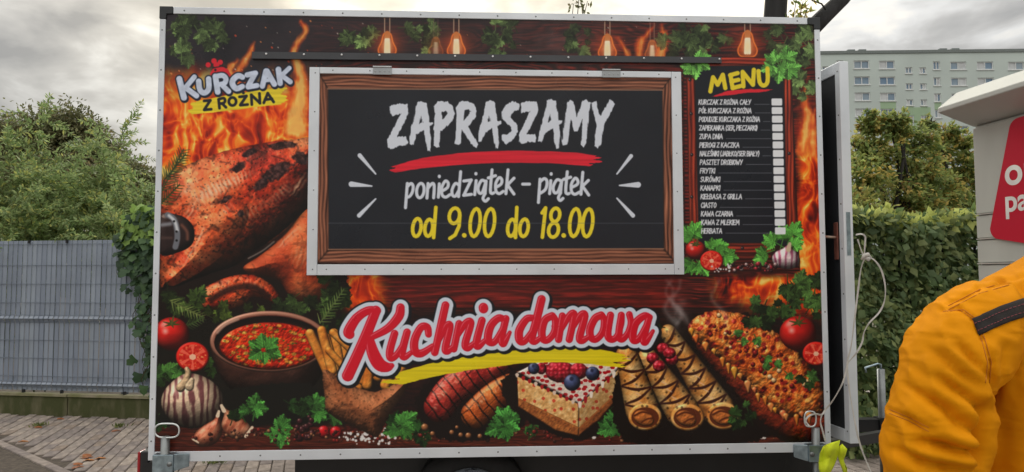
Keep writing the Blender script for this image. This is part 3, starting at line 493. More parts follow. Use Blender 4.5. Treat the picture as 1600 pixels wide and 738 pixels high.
    polys = [([(45, 120), (130, 98), (207, 103), (218, 180), (115, 392), (190, 390), (212, 440), (195, 466), (140, 470), (65, 500), (38, 482), (33, 415), (155, 185), (75, 205), (55, 180)], None, 600),
             ([(295, 85), (330, 75), (375, 92), (400, 262), (435, 260), (440, 275), (405, 300), (415, 435), (408, 520), (390, 515), (370, 440), (355, 330), (285, 372), (265, 465), (225, 455), (228, 420), (240, 300), (265, 235)], [(328, 190), (345, 262), (312, 278)], 600),
             ([(440, 120), (480, 80), (560, 80), (610, 120), (625, 190), (600, 260), (500, 345), (490, 480), (470, 490), (445, 470), (445, 300), (455, 185)], [(515, 170), (550, 160), (562, 185), (545, 215), (508, 248)], 600),
             ([(637, 130), (680, 75), (745, 78), (800, 105), (820, 160), (815, 215), (745, 300), (835, 460), (815, 490), (780, 460), (690, 325), (682, 455), (655, 462), (630, 450), (640, 260), (650, 190)], [(715, 155), (755, 145), (768, 165), (750, 205), (708, 245)], 600),
             ([(905, 85), (940, 68), (980, 85), (1005, 250), (1038, 255), (1035, 275), (1005, 300), (1018, 400), (1012, 490), (995, 495), (975, 430), (958, 315), (895, 355), (865, 440), (835, 430), (845, 330), (880, 215)], [(935, 185), (945, 255), (915, 265)], 600),
             ([(115, 75), (180, 100), (170, 150), (130, 165), (95, 215), (160, 290), (168, 345), (130, 410), (65, 460), (25, 420), (20, 375), (75, 370), (110, 335), (105, 305), (25, 230), (25, 170), (60, 110)], None, 780),
             ([(190, 95), (260, 75), (335, 82), (348, 160), (245, 368), (315, 370), (330, 405), (315, 438), (250, 435), (195, 460), (178, 430), (172, 375), (280, 160), (200, 178)], None, 780),
             ([(425, 70), (460, 58), (500, 75), (528, 245), (558, 248), (553, 270), (530, 290), (540, 390), (528, 490), (512, 495), (490, 420), (480, 315), (410, 355), (375, 440), (345, 430), (370, 290), (400, 200)], [(452, 185), (465, 245), (435, 262)], 780),
             ([(605, 85), (630, 65), (660, 80), (685, 215), (745, 70), (770, 62), (805, 90), (790, 230), (770, 450), (745, 485), (725, 460), (740, 235), (695, 345), (665, 345), (637, 215), (605, 455), (565, 468), (558, 430), (585, 220)], None, 780),
             ([(818, 90), (858, 75), (895, 215), (985, 62), (1028, 100), (930, 290), (900, 460), (870, 495), (848, 470), (852, 370), (870, 300), (840, 190)], None, 780)]
    for o, h, ox in polys:
        p = tr(o, ox, 145, Z8); g = reg(*bb(p, 3)); s, x, y = g; d = sd_poly(x, y, p)
        if h: d = np.maximum(d, -sd_poly(x, y, tr(h, ox, 145, Z8)))
        d = d + (fbm(x * 2.2, y * .5, 4, 3, 3) - .5) * 3.2 - .3; comp(s, cov(d), cc(WH))
    def brush(top, bot, col, kx, n=18, L0=16, L1=16, seed=0):     # a paint swipe with split bristle ends
        p = list(smooth(top, 6)) + list(smooth(bot, 6)); g = reg(*bb(p, 4)); s, x, y = g; d = sd_poly(x, y, p)
        xa, xb = bb(p)[0], bb(p)[2]; br = fbm(x * .02, y * 1., 3.2, 2, seed)
        d = np.maximum(d, np.minimum((xa + L0 * 1.6 * br) - x, 50)); d = np.maximum(d, x - (xb - L1 * 1.6 * br)); d = d + (fbm(x * .15, y, 3, 3, 1) - .5) * 2
        st = fbm(x * .02, y * 1.2, 3, 3, seed + 1); comp(s, cov(d), cc(col) * (.86 + .26 * st)[..., None])
    K7 = .3387
    brush(tr([(60, 364), (250, 315), (450, 290), (650, 282), (850, 286), (1000, 298), (1106, 326)], 580, 140, K7), tr([(1060, 360), (850, 342), (650, 338), (450, 345), (250, 362), (110, 384)], 580, 140, K7), RE, 1, L0=20, L1=26, seed=2)
    def ring(cx, cy, rx, ry, sl=.1): return [(cx + rx * math.cos(a) - sl * ry * math.sin(a), cy + ry * math.sin(a)) for a in np.arange(17) / 16 * 2 * math.pi]
    KP = .19375
    for q in ([(85, 165), (70, 360)], [(85, 190), (115, 165), (132, 188), (125, 235), (102, 270), (78, 275)], ring(190, 222, 30, 58), [(252, 165), (243, 282)], [(250, 205), (285, 165), (302, 185), (297, 280)], [(343, 168), (335, 275)], [(343, 106), (343, 110)], [(366, 225), (408, 198), (414, 160), (390, 146), (362, 200), (366, 258), (395, 275), (428, 255)], [(515, 70), (498, 270)], [(502, 178), (472, 165), (446, 215), (450, 260), (474, 265), (500, 222)], [(540, 145), (600, 137)], [(600, 137), (540, 260)], [(540, 260), (602, 252)], [(640, 142), (628, 255)], [(638, 84), (638, 88)], [(718, 152), (684, 140), (656, 195), (664, 240), (690, 235), (716, 160)], [(720, 145), (712, 245)], [(712, 245), (695, 285), (715, 308), (738, 288)], [(768, 55), (755, 215), (765, 245), (782, 240)], [(738, 120), (796, 102)], [(800, 195), (840, 170), (847, 134), (825, 118), (798, 165), (800, 225), (825, 247), (858, 228)], [(897, 55), (880, 247)], [(945, 122), (888, 182)], [(895, 180), (945, 250)], [(1015, 170), (1070, 170)],
              [(1155, 130), (1142, 318)], [(1155, 152), (1190, 125), (1212, 150), (1200, 210), (1160, 242)], [(1242, 142), (1232, 247)], [(1245, 86), (1245, 90)], [(1328, 147), (1292, 135), (1262, 190), (1270, 238), (1300, 230), (1326, 160)], [(1330, 142), (1320, 242)], [(1320, 242), (1303, 280), (1318, 302), (1340, 285)], [(1375, 70), (1362, 220), (1374, 248), (1390, 245)], [(1345, 132), (1402, 114)], [(1408, 198), (1455, 172), (1460, 142), (1438, 122), (1408, 170), (1410, 230), (1435, 252), (1472, 235)], [(1500, 75), (1485, 252)], [(1545, 140), (1492, 192)], [(1500, 190), (1548, 258)]):
        line(tr(q, 620, 255, KP), 2.5, WH, 1, 4 if len(q) > 2 else 0)
    for q in (ring(162, 520, 34, 72), ring(258, 522, 32, 68), [(315, 358), (297, 600)], ring(465, 425, 42, 62), [(508, 420), (502, 510), (470, 580), (428, 608)], [(543, 582), (545, 584)], ring(632, 480, 40, 112), ring(748, 480, 40, 112), ring(926, 522, 32, 68), [(968, 358), (957, 600)], ring(1026, 522, 34, 70), [(1172, 402), (1200, 362), (1174, 598)], ring(1278, 418, 36, 54), ring(1264, 540, 40, 58), [(1345, 583), (1347, 585)], ring(1435, 480, 40, 112), ring(1540, 482, 40, 112)):
        p = tr(q, 620, 255, KP); line(p, 3.9, (30, 28, 14), .6, 0); 
    for q in (ring(162, 520, 34, 72), ring(258, 522, 32, 68), [(315, 358), (297, 600)], ring(465, 425, 42, 62), [(508, 420), (502, 510), (470, 580), (428, 608)], [(543, 582), (545, 584)], ring(632, 480, 40, 112), ring(748, 480, 40, 112), ring(926, 522, 32, 68), [(968, 358), (957, 600)], ring(1026, 522, 34, 70), [(1172, 402), (1200, 362), (1174, 598)], ring(1278, 418, 36, 54), ring(1264, 540, 40, 58), [(1345, 583), (1347, 585)], ring(1435, 480, 40, 112), ring(1540, 482, 40, 112)):
        line(tr(q, 620, 255, KP), 2.95 if len(q) != 2 or q[0][0] not in (543, 1345) else 3.6, YE, 1, 0)
    for q in ([(562, 243, 3.4), (587, 272, 1.3)], [(549, 288, 4.4), (581, 291, 1.2)], [(561, 337, 3.4), (587, 311, 1.3)], [(986, 244, 3.2), (964, 272, 1.3)], [(997, 289, 4.6), (968, 290, 1.2)], [(989, 337, 3.4), (964, 310, 1.3)]): line(q, 2, WH)
    line([(513, 349), (1037, 349)], .7, (120, 124, 132), .35)
    # ---- KURCZAK Z ROŻNA mark
    KL = .1355; NV = (28, 34, 50)
    ku = [[(112, 285, 30), (165, 500, 30)], [(285, 262, 24), (175, 395, 24)], [(190, 390, 26), (310, 478, 27)], [(335, 312, 27), (350, 410, 27), (400, 446, 27), (450, 400, 27), (450, 285, 27)], [(528, 255, 28), (555, 435, 28)], [(535, 255, 24), (612, 245, 25), (650, 285, 25), (630, 335, 25), (560, 350, 22)], [(600, 350, 24), (680, 428, 26)], [(840, 265, 26), (790, 248, 28), (732, 295, 29), (727, 350, 29), (772, 396, 28), (838, 372, 26)], [(895, 238, 26), (990, 218, 26)], [(985, 225, 26), (905, 370, 26)], [(905, 378, 24), (1008, 360, 24)], [(1112, 195, 28), (1070, 368, 26)], [(1122, 195, 28), (1208, 345, 27)], [(1090, 305, 16), (1185, 295, 16)], [(1255, 175, 28), (1275, 335, 27)], [(1380, 160, 22), (1280, 255, 22)], [(1300, 250, 22), (1390, 318, 25)]]
    ku = [tr(smooth(q, 4) if len(q) > 3 else q, 265, 85, KL) for q in ku]
    for q in ([(445, 122, 30)], [(512, 78, 32)], [(585, 92, 30)], [(540, 125, 34)], [(490, 225, 22), (520, 190, 28), (600, 172, 32), (655, 200, 28), (690, 238, 16)], [(540, 215, 30), (640, 215, 26)], [(585, 205, 56)]): line(tr(q, 265, 85, KL), 3, (204, 44, 58))
    line(tr([(528, 182, 14)], 265, 85, KL), 2, (40, 26, 30)); line(tr([(500, 158), (600, 138), (660, 150)], 265, 85, KL), 1, (40, 26, 30), .8)
    brush(tr([(170, 578), (420, 520), (840, 440), (1190, 395), (1390, 385)], 265, 85, KL), tr([(1380, 560), (1250, 580), (900, 622), (500, 672), (240, 692)], 265, 85, KL), (226, 206, 66), 1, L0=10, L1=12, seed=4)
    g = reg(265, 85, 470, 185); s, x, y = g; d = np.min([sd_line(x, y, q) for q in ku], axis=0) - .75; d2 = np.min([sd_line(x - 1, y - 1.8, q) for q in ku], axis=0) - .75
    comp(s, cov(np.minimum(d, d2) - 1.9), cc(NV)); comp(s, cov(d), cc((206, 216, 236)) * (.9 + .2 * fbm(x, y, 6, 3, 3))[..., None])
    for q in ([(398, 538), (470, 532)], [(470, 532), (400, 638)], [(400, 642), (480, 634)], [(565, 522), (576, 622)], [(566, 520), (622, 506), (640, 535), (620, 564), (576, 570)], [(606, 568), (650, 612)], ring(725, 545, 42, 46, 0), [(806, 492), (886, 482)], [(886, 482), (816, 584)], [(818, 588), (900, 580)], [(850, 446), (852, 446)], [(948, 580), (942, 468)], [(942, 468), (1042, 564)], [(1042, 564), (1036, 452)], [(1086, 560), (1132, 450)], [(1132, 450), (1200, 550)], [(1108, 524), (1180, 514)]): line(tr(q, 265, 85, KL), 2.15, (30, 32, 40), 1, 4 if len(q) > 4 else 0)
    # ---- yellow swipe, then Kuchnia domowa
    A = lambda q: tr(q, 520, 450, .2168); B = lambda q: tr(q, 780, 445, .2168)
    brush(A([(285, 720), (450, 620), (700, 545), (900, 505), (1150, 472)]) + B([(100, 478), (300, 462), (600, 460), (800, 480), (1060, 550)]), B([(930, 600), (800, 592), (600, 568), (400, 560), (200, 565), (0, 590)]) + A([(1000, 592), (700, 648), (400, 722)]), (222, 204, 44), 1, L0=34, L1=42, seed=1)
    kd = [A([(310, 165, 36), (240, 340, 38), (170, 500, 40), (108, 632, 42)]), A([(318, 165, 30), (250, 165, 30), (170, 220, 34), (115, 310, 38), (122, 335, 34)]), A([(488, 142, 30), (475, 205, 34), (400, 290, 30), (285, 352, 24)]), A([(262, 365, 32), (290, 470, 44), (335, 550, 46), (390, 572, 34), (425, 560, 18)]),
          A([(445, 330, 27), (412, 450, 28), (418, 505, 27), (462, 480, 24), (510, 400, 20)]), A([(535, 320, 27), (500, 460, 28), (515, 500, 24), (560, 470, 18)]), A([(690, 335, 24), (680, 285, 27), (635, 285, 27), (590, 375, 30), (592, 455, 30), (640, 472, 28), (720, 420, 20)]), A([(812, 125, 28), (775, 290, 29), (735, 465, 27)]), A([(760, 390, 18), (815, 280, 26), (845, 280, 26), (812, 430, 28), (828, 455, 26), (870, 420, 18)]),
          A([(910, 258, 26), (872, 440, 26)]), A([(890, 360, 18), (955, 258, 26), (995, 255, 26), (955, 400, 28), (975, 432, 26), (1015, 400, 18)]), A([(1075, 235, 27), (1035, 390, 28), (1050, 420, 26), (1095, 380, 18)]), A([(1085, 142, 34), (1086, 150, 34)]), A([(1235, 230, 24), (1195, 218, 27), (1140, 270, 30), (1118, 350, 30), (1130, 390, 28), (1170, 385, 24), (1225, 290, 20)]), B([(48, 245, 26), (18, 380, 27), (32, 425, 25), (76, 345, 14)]),
          B([(240, 240, 24), (195, 250, 27), (145, 330, 30), (148, 400, 30), (185, 405, 25), (240, 330, 20)]), B([(305, 105, 30), (265, 270, 30), (235, 380, 29), (255, 410, 25), (300, 380, 18)]), B([(380, 225, 27), (330, 255, 28), (308, 330, 28), (315, 390, 27), (350, 398, 25), (395, 345, 25), (405, 265, 25), (385, 225, 25)]), B([(390, 300, 14), (440, 300, 14)]), B([(455, 225, 25), (428, 395, 26)]), B([(445, 330, 18), (505, 225, 25), (540, 222, 26), (505, 395, 26)]), B([(520, 330, 18), (585, 222, 25), (618, 228, 26), (580, 375, 28), (600, 402, 26), (650, 370, 16)]),
          B([(735, 220, 27), (690, 245, 28), (655, 320, 28), (662, 380, 27), (700, 392, 25), (745, 340, 25), (757, 260, 25), (738, 220, 25)]), B([(745, 305, 14), (795, 290, 14)]), B([(802, 220, 26), (782, 350, 27), (800, 392, 26), (842, 380, 23), (880, 290, 20), (880, 220, 25)]), B([(880, 222, 25), (862, 360, 27), (885, 392, 26), (925, 350, 22), (948, 275, 22), (938, 215, 24)]), B([(1085, 235, 22), (1045, 225, 26), (985, 275, 29), (962, 350, 30), (970, 400, 28), (1010, 385, 24), (1065, 280, 20)]), B([(1078, 245, 25), (1042, 385, 27), (1056, 412, 25), (1108, 335, 14)])]
    kd = [smooth(q, 5) for q in kd]
    g = reg(515, 445, 1040, 620); s, x, y = g; d = np.full(x.shape, 1e9, np.float32); dd = d.copy()
    for q in kd:
        b = reg(*bb(q, 24)); b0 = b[0]; ls = (slice(b0[0].start - s[0].start, b0[0].stop - s[0].start), slice(b0[1].start - s[1].start, b0[1].stop - s[1].start))
        if min(ls[0].start, ls[1].start) < 0: ls = (slice(max(0, ls[0].start), ls[0].stop), slice(max(0, ls[1].start), ls[1].stop))
        d[ls] = np.minimum(d[ls], sd_line(x[ls], y[ls], q))
    ds = np.roll(np.roll(d, -3, 0), 3, 1)
    comp(s, cov(np.minimum(d, ds) - 8.6), cc((20, 22, 28))); comp(s, cov(d - 6.2), cc((216, 224, 238)))
    comp(s, cov(d), cc((200, 30, 52)))
    gy, gx2 = np.gradient(d); li = np.clip((gx2 * -.75 + gy * .55), 0, 1); comp(s, cov(np.abs(d + 2.6) - .5, 1.6) * ss(.25, .55, li) * .75, cc((244, 176, 182))); comp(s, cov(d) * ss(-2.4, 0, d) * ss(.2, .5, -li + np.clip(gx2 * .6 - gy * .6, 0, 1)) * .5, cc((140, 16, 36)))
    g_ = C.mean(-1, keepdims=True); C = g_ + (C - g_) * 1.16
    return np.clip(C, 0, 1)
# ---------------------------------------------------------------- helpers
rnd = random.Random(7)
COL = scene.collection
def V(*a): return np.array(a, float)
def ray(px, py): return FWD + RGT * ((px - 800) / 1109.) - UPV * ((py - 369) / 1109.)
def at(px, py, d): return CAM + ray(px, py) * d                              # point at distance d along the view axis
def on_y(px, py, y): r = ray(px, py); return CAM + r * ((y - CAM[1]) / r[1])  # point on a wall plane y = const
def on_z(px, py, z=0.): r = ray(px, py); return CAM + r * ((z - CAM[2]) / r[2])
def lin(c):
    c = [v / 255. for v in c]; return tuple(v / 12.92 if v <= .04045 else ((v + .055) / 1.055) ** 2.4 for v in c) + (1,)
MATS = {}
def mat(name, col, rough=.6, metal=0., var=.18, scale=8., bump=0., bscale=60., spec=.5, col2=None, stretch=(1, 1, 1), coat=0., trans=0.):
    if name in MATS: return MATS[name]
    m = bpy.data.materials.new(name); m.use_nodes = True; t = m.node_tree; p = t.nodes['Principled BSDF']
    c = lin(col); tcn = t.nodes.new('ShaderNodeTexCoord'); mp = t.nodes.new('ShaderNodeMapping'); mp.inputs['Scale'].default_value = stretch; t.links.new(tcn.outputs['Object'], mp.inputs[0])
    nz = t.nodes.new('ShaderNodeTexNoise'); nz.inputs['Scale'].default_value = scale; nz.inputs['Detail'].default_value = 6; t.links.new(mp.outputs[0], nz.inputs['Vector'])
    r = t.nodes.new('ShaderNodeValToRGB'); t.links.new(nz.outputs['Fac'], r.inputs[0])
    c2 = lin(col2) if col2 else tuple(min(1, v * (1 + var)) for v in c[:3]) + (1,)
    r.color_ramp.elements[0].position = .32; r.color_ramp.elements[1].position = .68
    r.color_ramp.elements[0].color = tuple(v * (1 - var) for v in c[:3]) + (1,) if not col2 else c; r.color_ramp.elements[1].color = c2
    t.links.new(r.outputs[0], p.inputs['Base Color'])
    p.inputs['Roughness'].default_value = rough; p.inputs['Metallic'].default_value = metal; p.inputs['Specular IOR Level'].default_value = spec; p.inputs['Coat Weight'].default_value = coat
    if bump:
        n2 = t.nodes.new('ShaderNodeTexNoise'); n2.inputs['Scale'].default_value = bscale; n2.inputs['Detail'].default_value = 5; t.links.new(mp.outputs[0], n2.inputs['Vector'])
        b = t.nodes.new('ShaderNodeBump'); b.inputs['Strength'].default_value = bump; b.inputs['Distance'].default_value = .01; t.links.new(n2.outputs['Fac'], b.inputs['Height']); t.links.new(b.outputs[0], p.inputs['Normal'])
    if trans:
        o = t.nodes['Material Output']; tr_ = t.nodes.new('ShaderNodeBsdfTranslucent'); t.links.new(r.outputs[0], tr_.inputs[0]); mxs = t.nodes.new('ShaderNodeMixShader'); mxs.inputs[0].default_value = trans
        t.links.new(p.outputs[0], mxs.inputs[1]); t.links.new(tr_.outputs[0], mxs.inputs[2]); t.links.new(mxs.outputs[0], o.inputs[0])
    MATS[name] = m; return m
class MB:
    def __init__(s): s.v = []; s.f = []
    def add(s, v, f): o = len(s.v); s.v += [tuple(map(float, p)) for p in v]; s.f += [tuple(i + o for i in q) for q in f]; return s
    def box(s, a, b, M=None):
        x0, y0, z0 = [min(p, q) for p, q in zip(a, b)]; x1, y1, z1 = [max(p, q) for p, q in zip(a, b)]
        v = [(x0, y0, z0), (x1, y0, z0), (x1, y1, z0), (x0, y1, z0), (x0, y0, z1), (x1, y0, z1), (x1, y1, z1), (x0, y1, z1)]
        if M is not None: v = [tuple(M @ Vector(p)) for p in v]
        return s.add(v, [(0, 3, 2, 1), (4, 5, 6, 7), (0, 1, 5, 4), (1, 2, 6, 5), (2, 3, 7, 6), (3, 0, 4, 7)])
    def hexa(s, v): return s.add(v, [(0, 3, 2, 1), (4, 5, 6, 7), (0, 1, 5, 4), (1, 2, 6, 5), (2, 3, 7, 6), (3, 0, 4, 7)])
    def tube(s, pts, r, n=8, cap=True):
        pts = [np.array(p, float) for p in pts]; rs = r if hasattr(r, '__len__') else [r] * len(pts); ring = []; up = None; o = len(s.v)
        for i, p in enumerate(pts):
            t = pts[min(i + 1, len(pts) - 1)] - pts[max(i - 1, 0)]; t = t / (np.linalg.norm(t) + 1e-9)
            if up is None: up = V(0, 0, 1) if abs(t[2]) < .9 else V(1, 0, 0)
            a = np.cross(t, up); a /= np.linalg.norm(a) + 1e-9; b = np.cross(a, t); up = b
            for k in range(n): q = 2 * math.pi * k / n; s.v.append(tuple(p + rs[i] * (a * math.cos(q) + b * math.sin(q))))
        for i in range(len(pts) - 1):
            for k in range(n): s.f.append((o + i * n + k, o + i * n + (k + 1) % n, o + (i + 1) * n + (k + 1) % n, o + (i + 1) * n + k))
        if cap: s.f.append(tuple(o + k for k in range(n))[::-1]); s.f.append(tuple(o + (len(pts) - 1) * n + k for k in range(n)))
        return s
    def prism(s, pts, dvec):                                # closed outline extruded along dvec
        n = len(pts); d = np.array(dvec, float); v = [tuple(p) for p in pts] + [tuple(np.array(p) + d) for p in pts]
        return s.add(v, [tuple(range(n))[::-1], tuple(range(n, 2 * n))] + [(i, (i + 1) % n, n + (i + 1) % n, n + i) for i in range(n)])
    def dome(s, c, r, axis=(0, -1, 0), h=.5, n=8):           # a rivet head
        a = Vector(axis); q = a.to_track_quat('Z', 'Y'); o = len(s.v)
        for z, k in ((0, 1), (h * .7, .75)):
            for i in range(n): p = q @ Vector((r * k * math.cos(i * 2 * math.pi / n), r * k * math.sin(i * 2 * math.pi / n), z * r)); s.v.append(tuple(np.array(c) + np.array(p)))
        s.v.append(tuple(np.array(c) + np.array(q @ Vector((0, 0, h * r)))))
        for i in range(n): s.f.append((o + i, o + (i + 1) % n, o + n + (i + 1) % n, o + n + i)); s.f.append((o + n + i, o + n + (i + 1) % n, o + 2 * n))
        return s
    def build(s, name, m, parent=None, smooth=False, bevel=0., origin=None):
        me = bpy.data.meshes.new(name); v = s.v
        if origin is not None: v = [(p[0] - origin[0], p[1] - origin[1], p[2] - origin[2]) for p in v]
        me.from_pydata(v, [], s.f); me.update(); o = bpy.data.objects.new(name, me); COL.objects.link(o)
        bm = bmesh.new(); bm.from_mesh(me); bmesh.ops.recalc_face_normals(bm, faces=bm.faces[:]); bm.to_mesh(me); bm.free()
        if origin is not None: o.location = origin
        for q in (m if isinstance(m, (list, tuple)) else [m]): me.materials.append(q)
        if smooth:
            for p in me.polygons: p.use_smooth = True
        if bevel: b = o.modifiers.new('bevel', 'BEVEL'); b.width = bevel; b.segments = 2; b.limit_method = 'ANGLE'
        if parent is not None:
            o.parent = parent; par = parent; off = Vector((0, 0, 0))
            while par is not None: off += par.location; par = par.parent
            o.location = o.location - off
        return o
def empty(name, loc, label, cat, group=None):
    o = bpy.data.objects.new(name, None); COL.objects.link(o); o.location = loc; return tag(o, label, cat, group)
def tag(o, label, cat, group=None, kind=None):
    o['label'] = label; o['category'] = cat
    if group: o['group'] = group
    if kind: o['kind'] = kind
    return o
def struct(o, kind='structure'): o['kind'] = kind; return o

ALU = mat('aluminium', (216, 222, 230), .38, .25, .1, 3, .02, 200); ALUD = mat('aluminium_dull', (160, 164, 168), .42, .7, .12, 5)
BLK = mat('black_paint', (24, 25, 28), .45, 0, .2, 6); RUB = mat('rubber', (20, 20, 21), .8, 0, .25, 30, .2, 150); ZINC = mat('zinc', (150, 168, 178), .34, .85, .3, 25)
STEEL = mat('steel', (120, 124, 126), .45, .7, .2, 12); CAPM = mat('cap_plastic', (40, 44, 48), .5, 0, .15, 10)

# ---------------------------------------------------------------- ground, paving
gm = mat('ground', (96, 90, 86), .9, 0, .3, 5, .3, 40)
struct(MB().add([(-400, -60, -.06), (400, -60, -.06), (400, 600, -.06), (-400, 600, -.06)], [(0, 1, 2, 3)]).build('ground', mat('soil', (92, 86, 74), .95, 0, .35, 2.5, .4, 30)))
fa = on_z(0, 645); fb = on_z(235, 652); fdir = (fb - fa) / np.linalg.norm(fb - fa); fnor = V(fdir[1], -fdir[0], 0)   # fence foot line and its normal (towards the camera)
d1 = on_z(39, 707) ; d2 = on_z(131, 650); pd = (d2 - d1)[:2]; pd /= np.linalg.norm(pd); pn = np.array([-pd[1], pd[0]])
b1 = on_z(0, 692); b2 = on_z(101, 738); bd = (b2 - b1)[:2]; bd /= np.linalg.norm(bd)
def paving_mat():
    m = mat('paving_far', (146, 137, 132), .9, 0, .2, 4, .3, 120); t = m.node_tree; p = t.nodes['Principled BSDF']; br = t.nodes.new('ShaderNodeTexBrick'); br.inputs['Scale'].default_value = 1; br.inputs['Brick Width'].default_value = .2; br.inputs['Row Height'].default_value = .1; br.inputs['Mortar Size'].default_value = .004
    br.inputs['Color1'].default_value = lin((150, 141, 136)); br.inputs['Color2'].default_value = lin((138, 130, 126)); br.inputs['Mortar'].default_value = lin((80, 72, 64)); tcn = t.nodes.new('ShaderNodeTexCoord'); t.links.new(tcn.outputs['Object'], br.inputs['Vector']); t.links.new(br.outputs['Color'], p.inputs['Base Color']); return m
pav = struct(MB().add([(-14, -16, -.018), (14, -16, -.018), (14, 9.5, -.018), (-14, 9.5, -.018)], [(0, 1, 2, 3)]).build('pavement', paving_mat()))
MB().add([(-9, .2, -.012), (3.4, .2, -.012), (3.4, 9.5, -.012), (-9, 9.5, -.012)], [(0, 1, 2, 3)]).build('joint_bed', mat('joint_sand', (78, 70, 62), .95, 0, .4, 30, .4, 120), pav)
PM = [mat('paver_%d' % i, c, .88, 0, .25, 14, .35, 180) for i, c in enumerate(((136, 126, 119), (122, 113, 109), (148, 137, 128), (128, 115, 105)))]
def paver_mesh(L, W, m, name):
    g = .004; x, y = L / 2 - g, W / 2 - g; c = .006; z = .002
    v = [(-x, -y, -.03), (x, -y, -.03), (x, y, -.03), (-x, y, -.03), (-x, -y, z - c), (x, -y, z - c), (x, y, z - c), (-x, y, z - c), (-x + c, -y + c, z), (x - c, -y + c, z), (x - c, y - c, z), (-x + c, y - c, z)]
    f = [(0, 1, 5, 4), (1, 2, 6, 5), (2, 3, 7, 6), (3, 0, 4, 7), (4, 5, 9, 8), (5, 6, 10, 9), (6, 7, 11, 10), (7, 4, 8, 11), (8, 9, 10, 11)]
    me = bpy.data.meshes.new(name); me.from_pydata(v, [], f); me.materials.append(m); me.update(); return me
def to_px(p): d = np.array(p) - CAM; w = d @ FWD; return (800 + 1109 * (d @ RGT) / w, 369 - 1109 * (d @ UPV) / w) if w > .1 else (-9999, 9999)
PL, PWD = .20, .10; pm = [paver_mesh(PL, PWD, m, 'paver') for m in PM]; em = [paver_mesh(.5, .08, m, 'edge_stone') for m in PM[:2]]
spots = []
ang = math.atan2(pd[1], pd[0]); o2 = b1[:2]; bn = np.array([-bd[1], bd[0]])
for i in range(-80, 80):
    for j in range(-90, 90):
        p = o2 + pd * ((i + .5 * (j % 2)) * PL) + pn * (j * PWD); side = (p - o2) @ bn
        if abs(side) < .10: continue
        a2 = ang
        if side < 0: p = o2 + bd * (i * PL + .1 * (j % 2)) + bn * (-.12 - abs(j) * PWD); a2 = math.atan2(bd[1], bd[0])
        if side < 0 and j > 0: continue
        if (np.array([p[0], p[1], 0]) - fa) @ fnor < .07: continue
        x, y = to_px((p[0], p[1], 0))
        if -60 < x < 1450 and y < 790: spots.append((0 if x < 420 and y < 752 else 1, np.linalg.norm(p - CAM[:2]), p, a2))
spots.sort(key=lambda s: (s[0], s[1])); stuff = MB()
for n, (k, d, p, a2) in enumerate(spots):
    me = pm[rnd.choice((0, 0, 1, 1, 2, 3))]; T = Matrix.Translation((p[0], p[1], rnd.uniform(-.003, .003))) @ Matrix.Rotation(a2 + rnd.uniform(-.012, .012), 4, 'Z') @ Matrix.Rotation(rnd.uniform(-.01, .01), 4, 'X')
    if n < 300 and k == 0: o = bpy.data.objects.new('paver', me); COL.objects.link(o); o.parent = pav; o.matrix_local = T
    else: stuff.add([tuple(T @ v.co) for v in me.vertices], [tuple(q.vertices) for q in me.polygons])
o = stuff.build('pavers', PM[0], pav); struct(o, 'stuff')
for i in range(-3, 12):
    p = o2 + bd * (i * .5); o = bpy.data.objects.new('edge_stone', em[i % 2]); COL.objects.link(o); o.parent = pav; o.location = (p[0], p[1], .004); o.rotation_euler.z = math.atan2(bd[1], bd[0])

# ---------------------------------------------------------------- fence with woven grey strips on a mossy concrete plinth
fence = empty('strip_fence', tuple(fa), 'grey wire mesh fence woven with vertical plastic privacy strips, left of the trailer', 'fence')
f0 = -1.6; f1 = 5.2
def fp(s, out, z): return fa + fdir * s + fnor * out + V(0, 0, z)
def moss_mat():
    m = mat('mossy_concrete', (66, 70, 38), .95, 0, .3, 7, .5, 60, col2=(112, 106, 84), stretch=(1, 1, .35)); m.node_tree.nodes['Color Ramp'].color_ramp.elements[0].position = .45; m.node_tree.nodes['Color Ramp'].color_ramp.elements[1].position = .75; return m
plinth = empty('concrete_plinth', tuple(fa), 'low concrete base boards with green moss under the grey fence', 'kerb')
for k in range(3):
    s0 = f0 + k * 2.5; MB().hexa([fp(s0, .06, -.04), fp(s0 + 2.49, .06, -.04), fp(s0 + 2.49, -.02, -.04), fp(s0, -.02, -.04), fp(s0, .06, .205), fp(s0 + 2.49, .06, .205), fp(s0 + 2.49, -.02, .205), fp(s0, -.02, .205)]).build('base_board', moss_mat(), plinth, bevel=.008)
    MB().hexa([fp(s0, .075, .206), fp(s0 + 2.49, .075, .206), fp(s0 + 2.49, -.03, .206), fp(s0, -.03, .206), fp(s0, .07, .235), fp(s0 + 2.49, .07, .235), fp(s0 + 2.49, -.03, .235), fp(s0, -.03, .235)]).build('coping', mat('coping', (136, 128, 110), .95, 0, .3, 6, .4, 60, col2=(104, 104, 70)), plinth, bevel=.004)
SL = [mat('strip_%d' % i, c, .5, 0, .1, 3, 0) for i, c in enumerate(((138, 148, 164), (130, 140, 157), (144, 154, 168)))]
prof = [(-.0, .27), (0, 1.00), (.035, 1.03), (0, 1.06), (0, 1.94)]; sw = .0625
zt = [(.0, .262), (0, .30), (.022, .33), (0, .36), (0, 1.02), (.024, 1.06), (0, 1.10), (0, 1.94)]
n = 0; s = f0
WIRE = mat('green_grey_wire', (116, 126, 140), .5, .2, .1, 5)
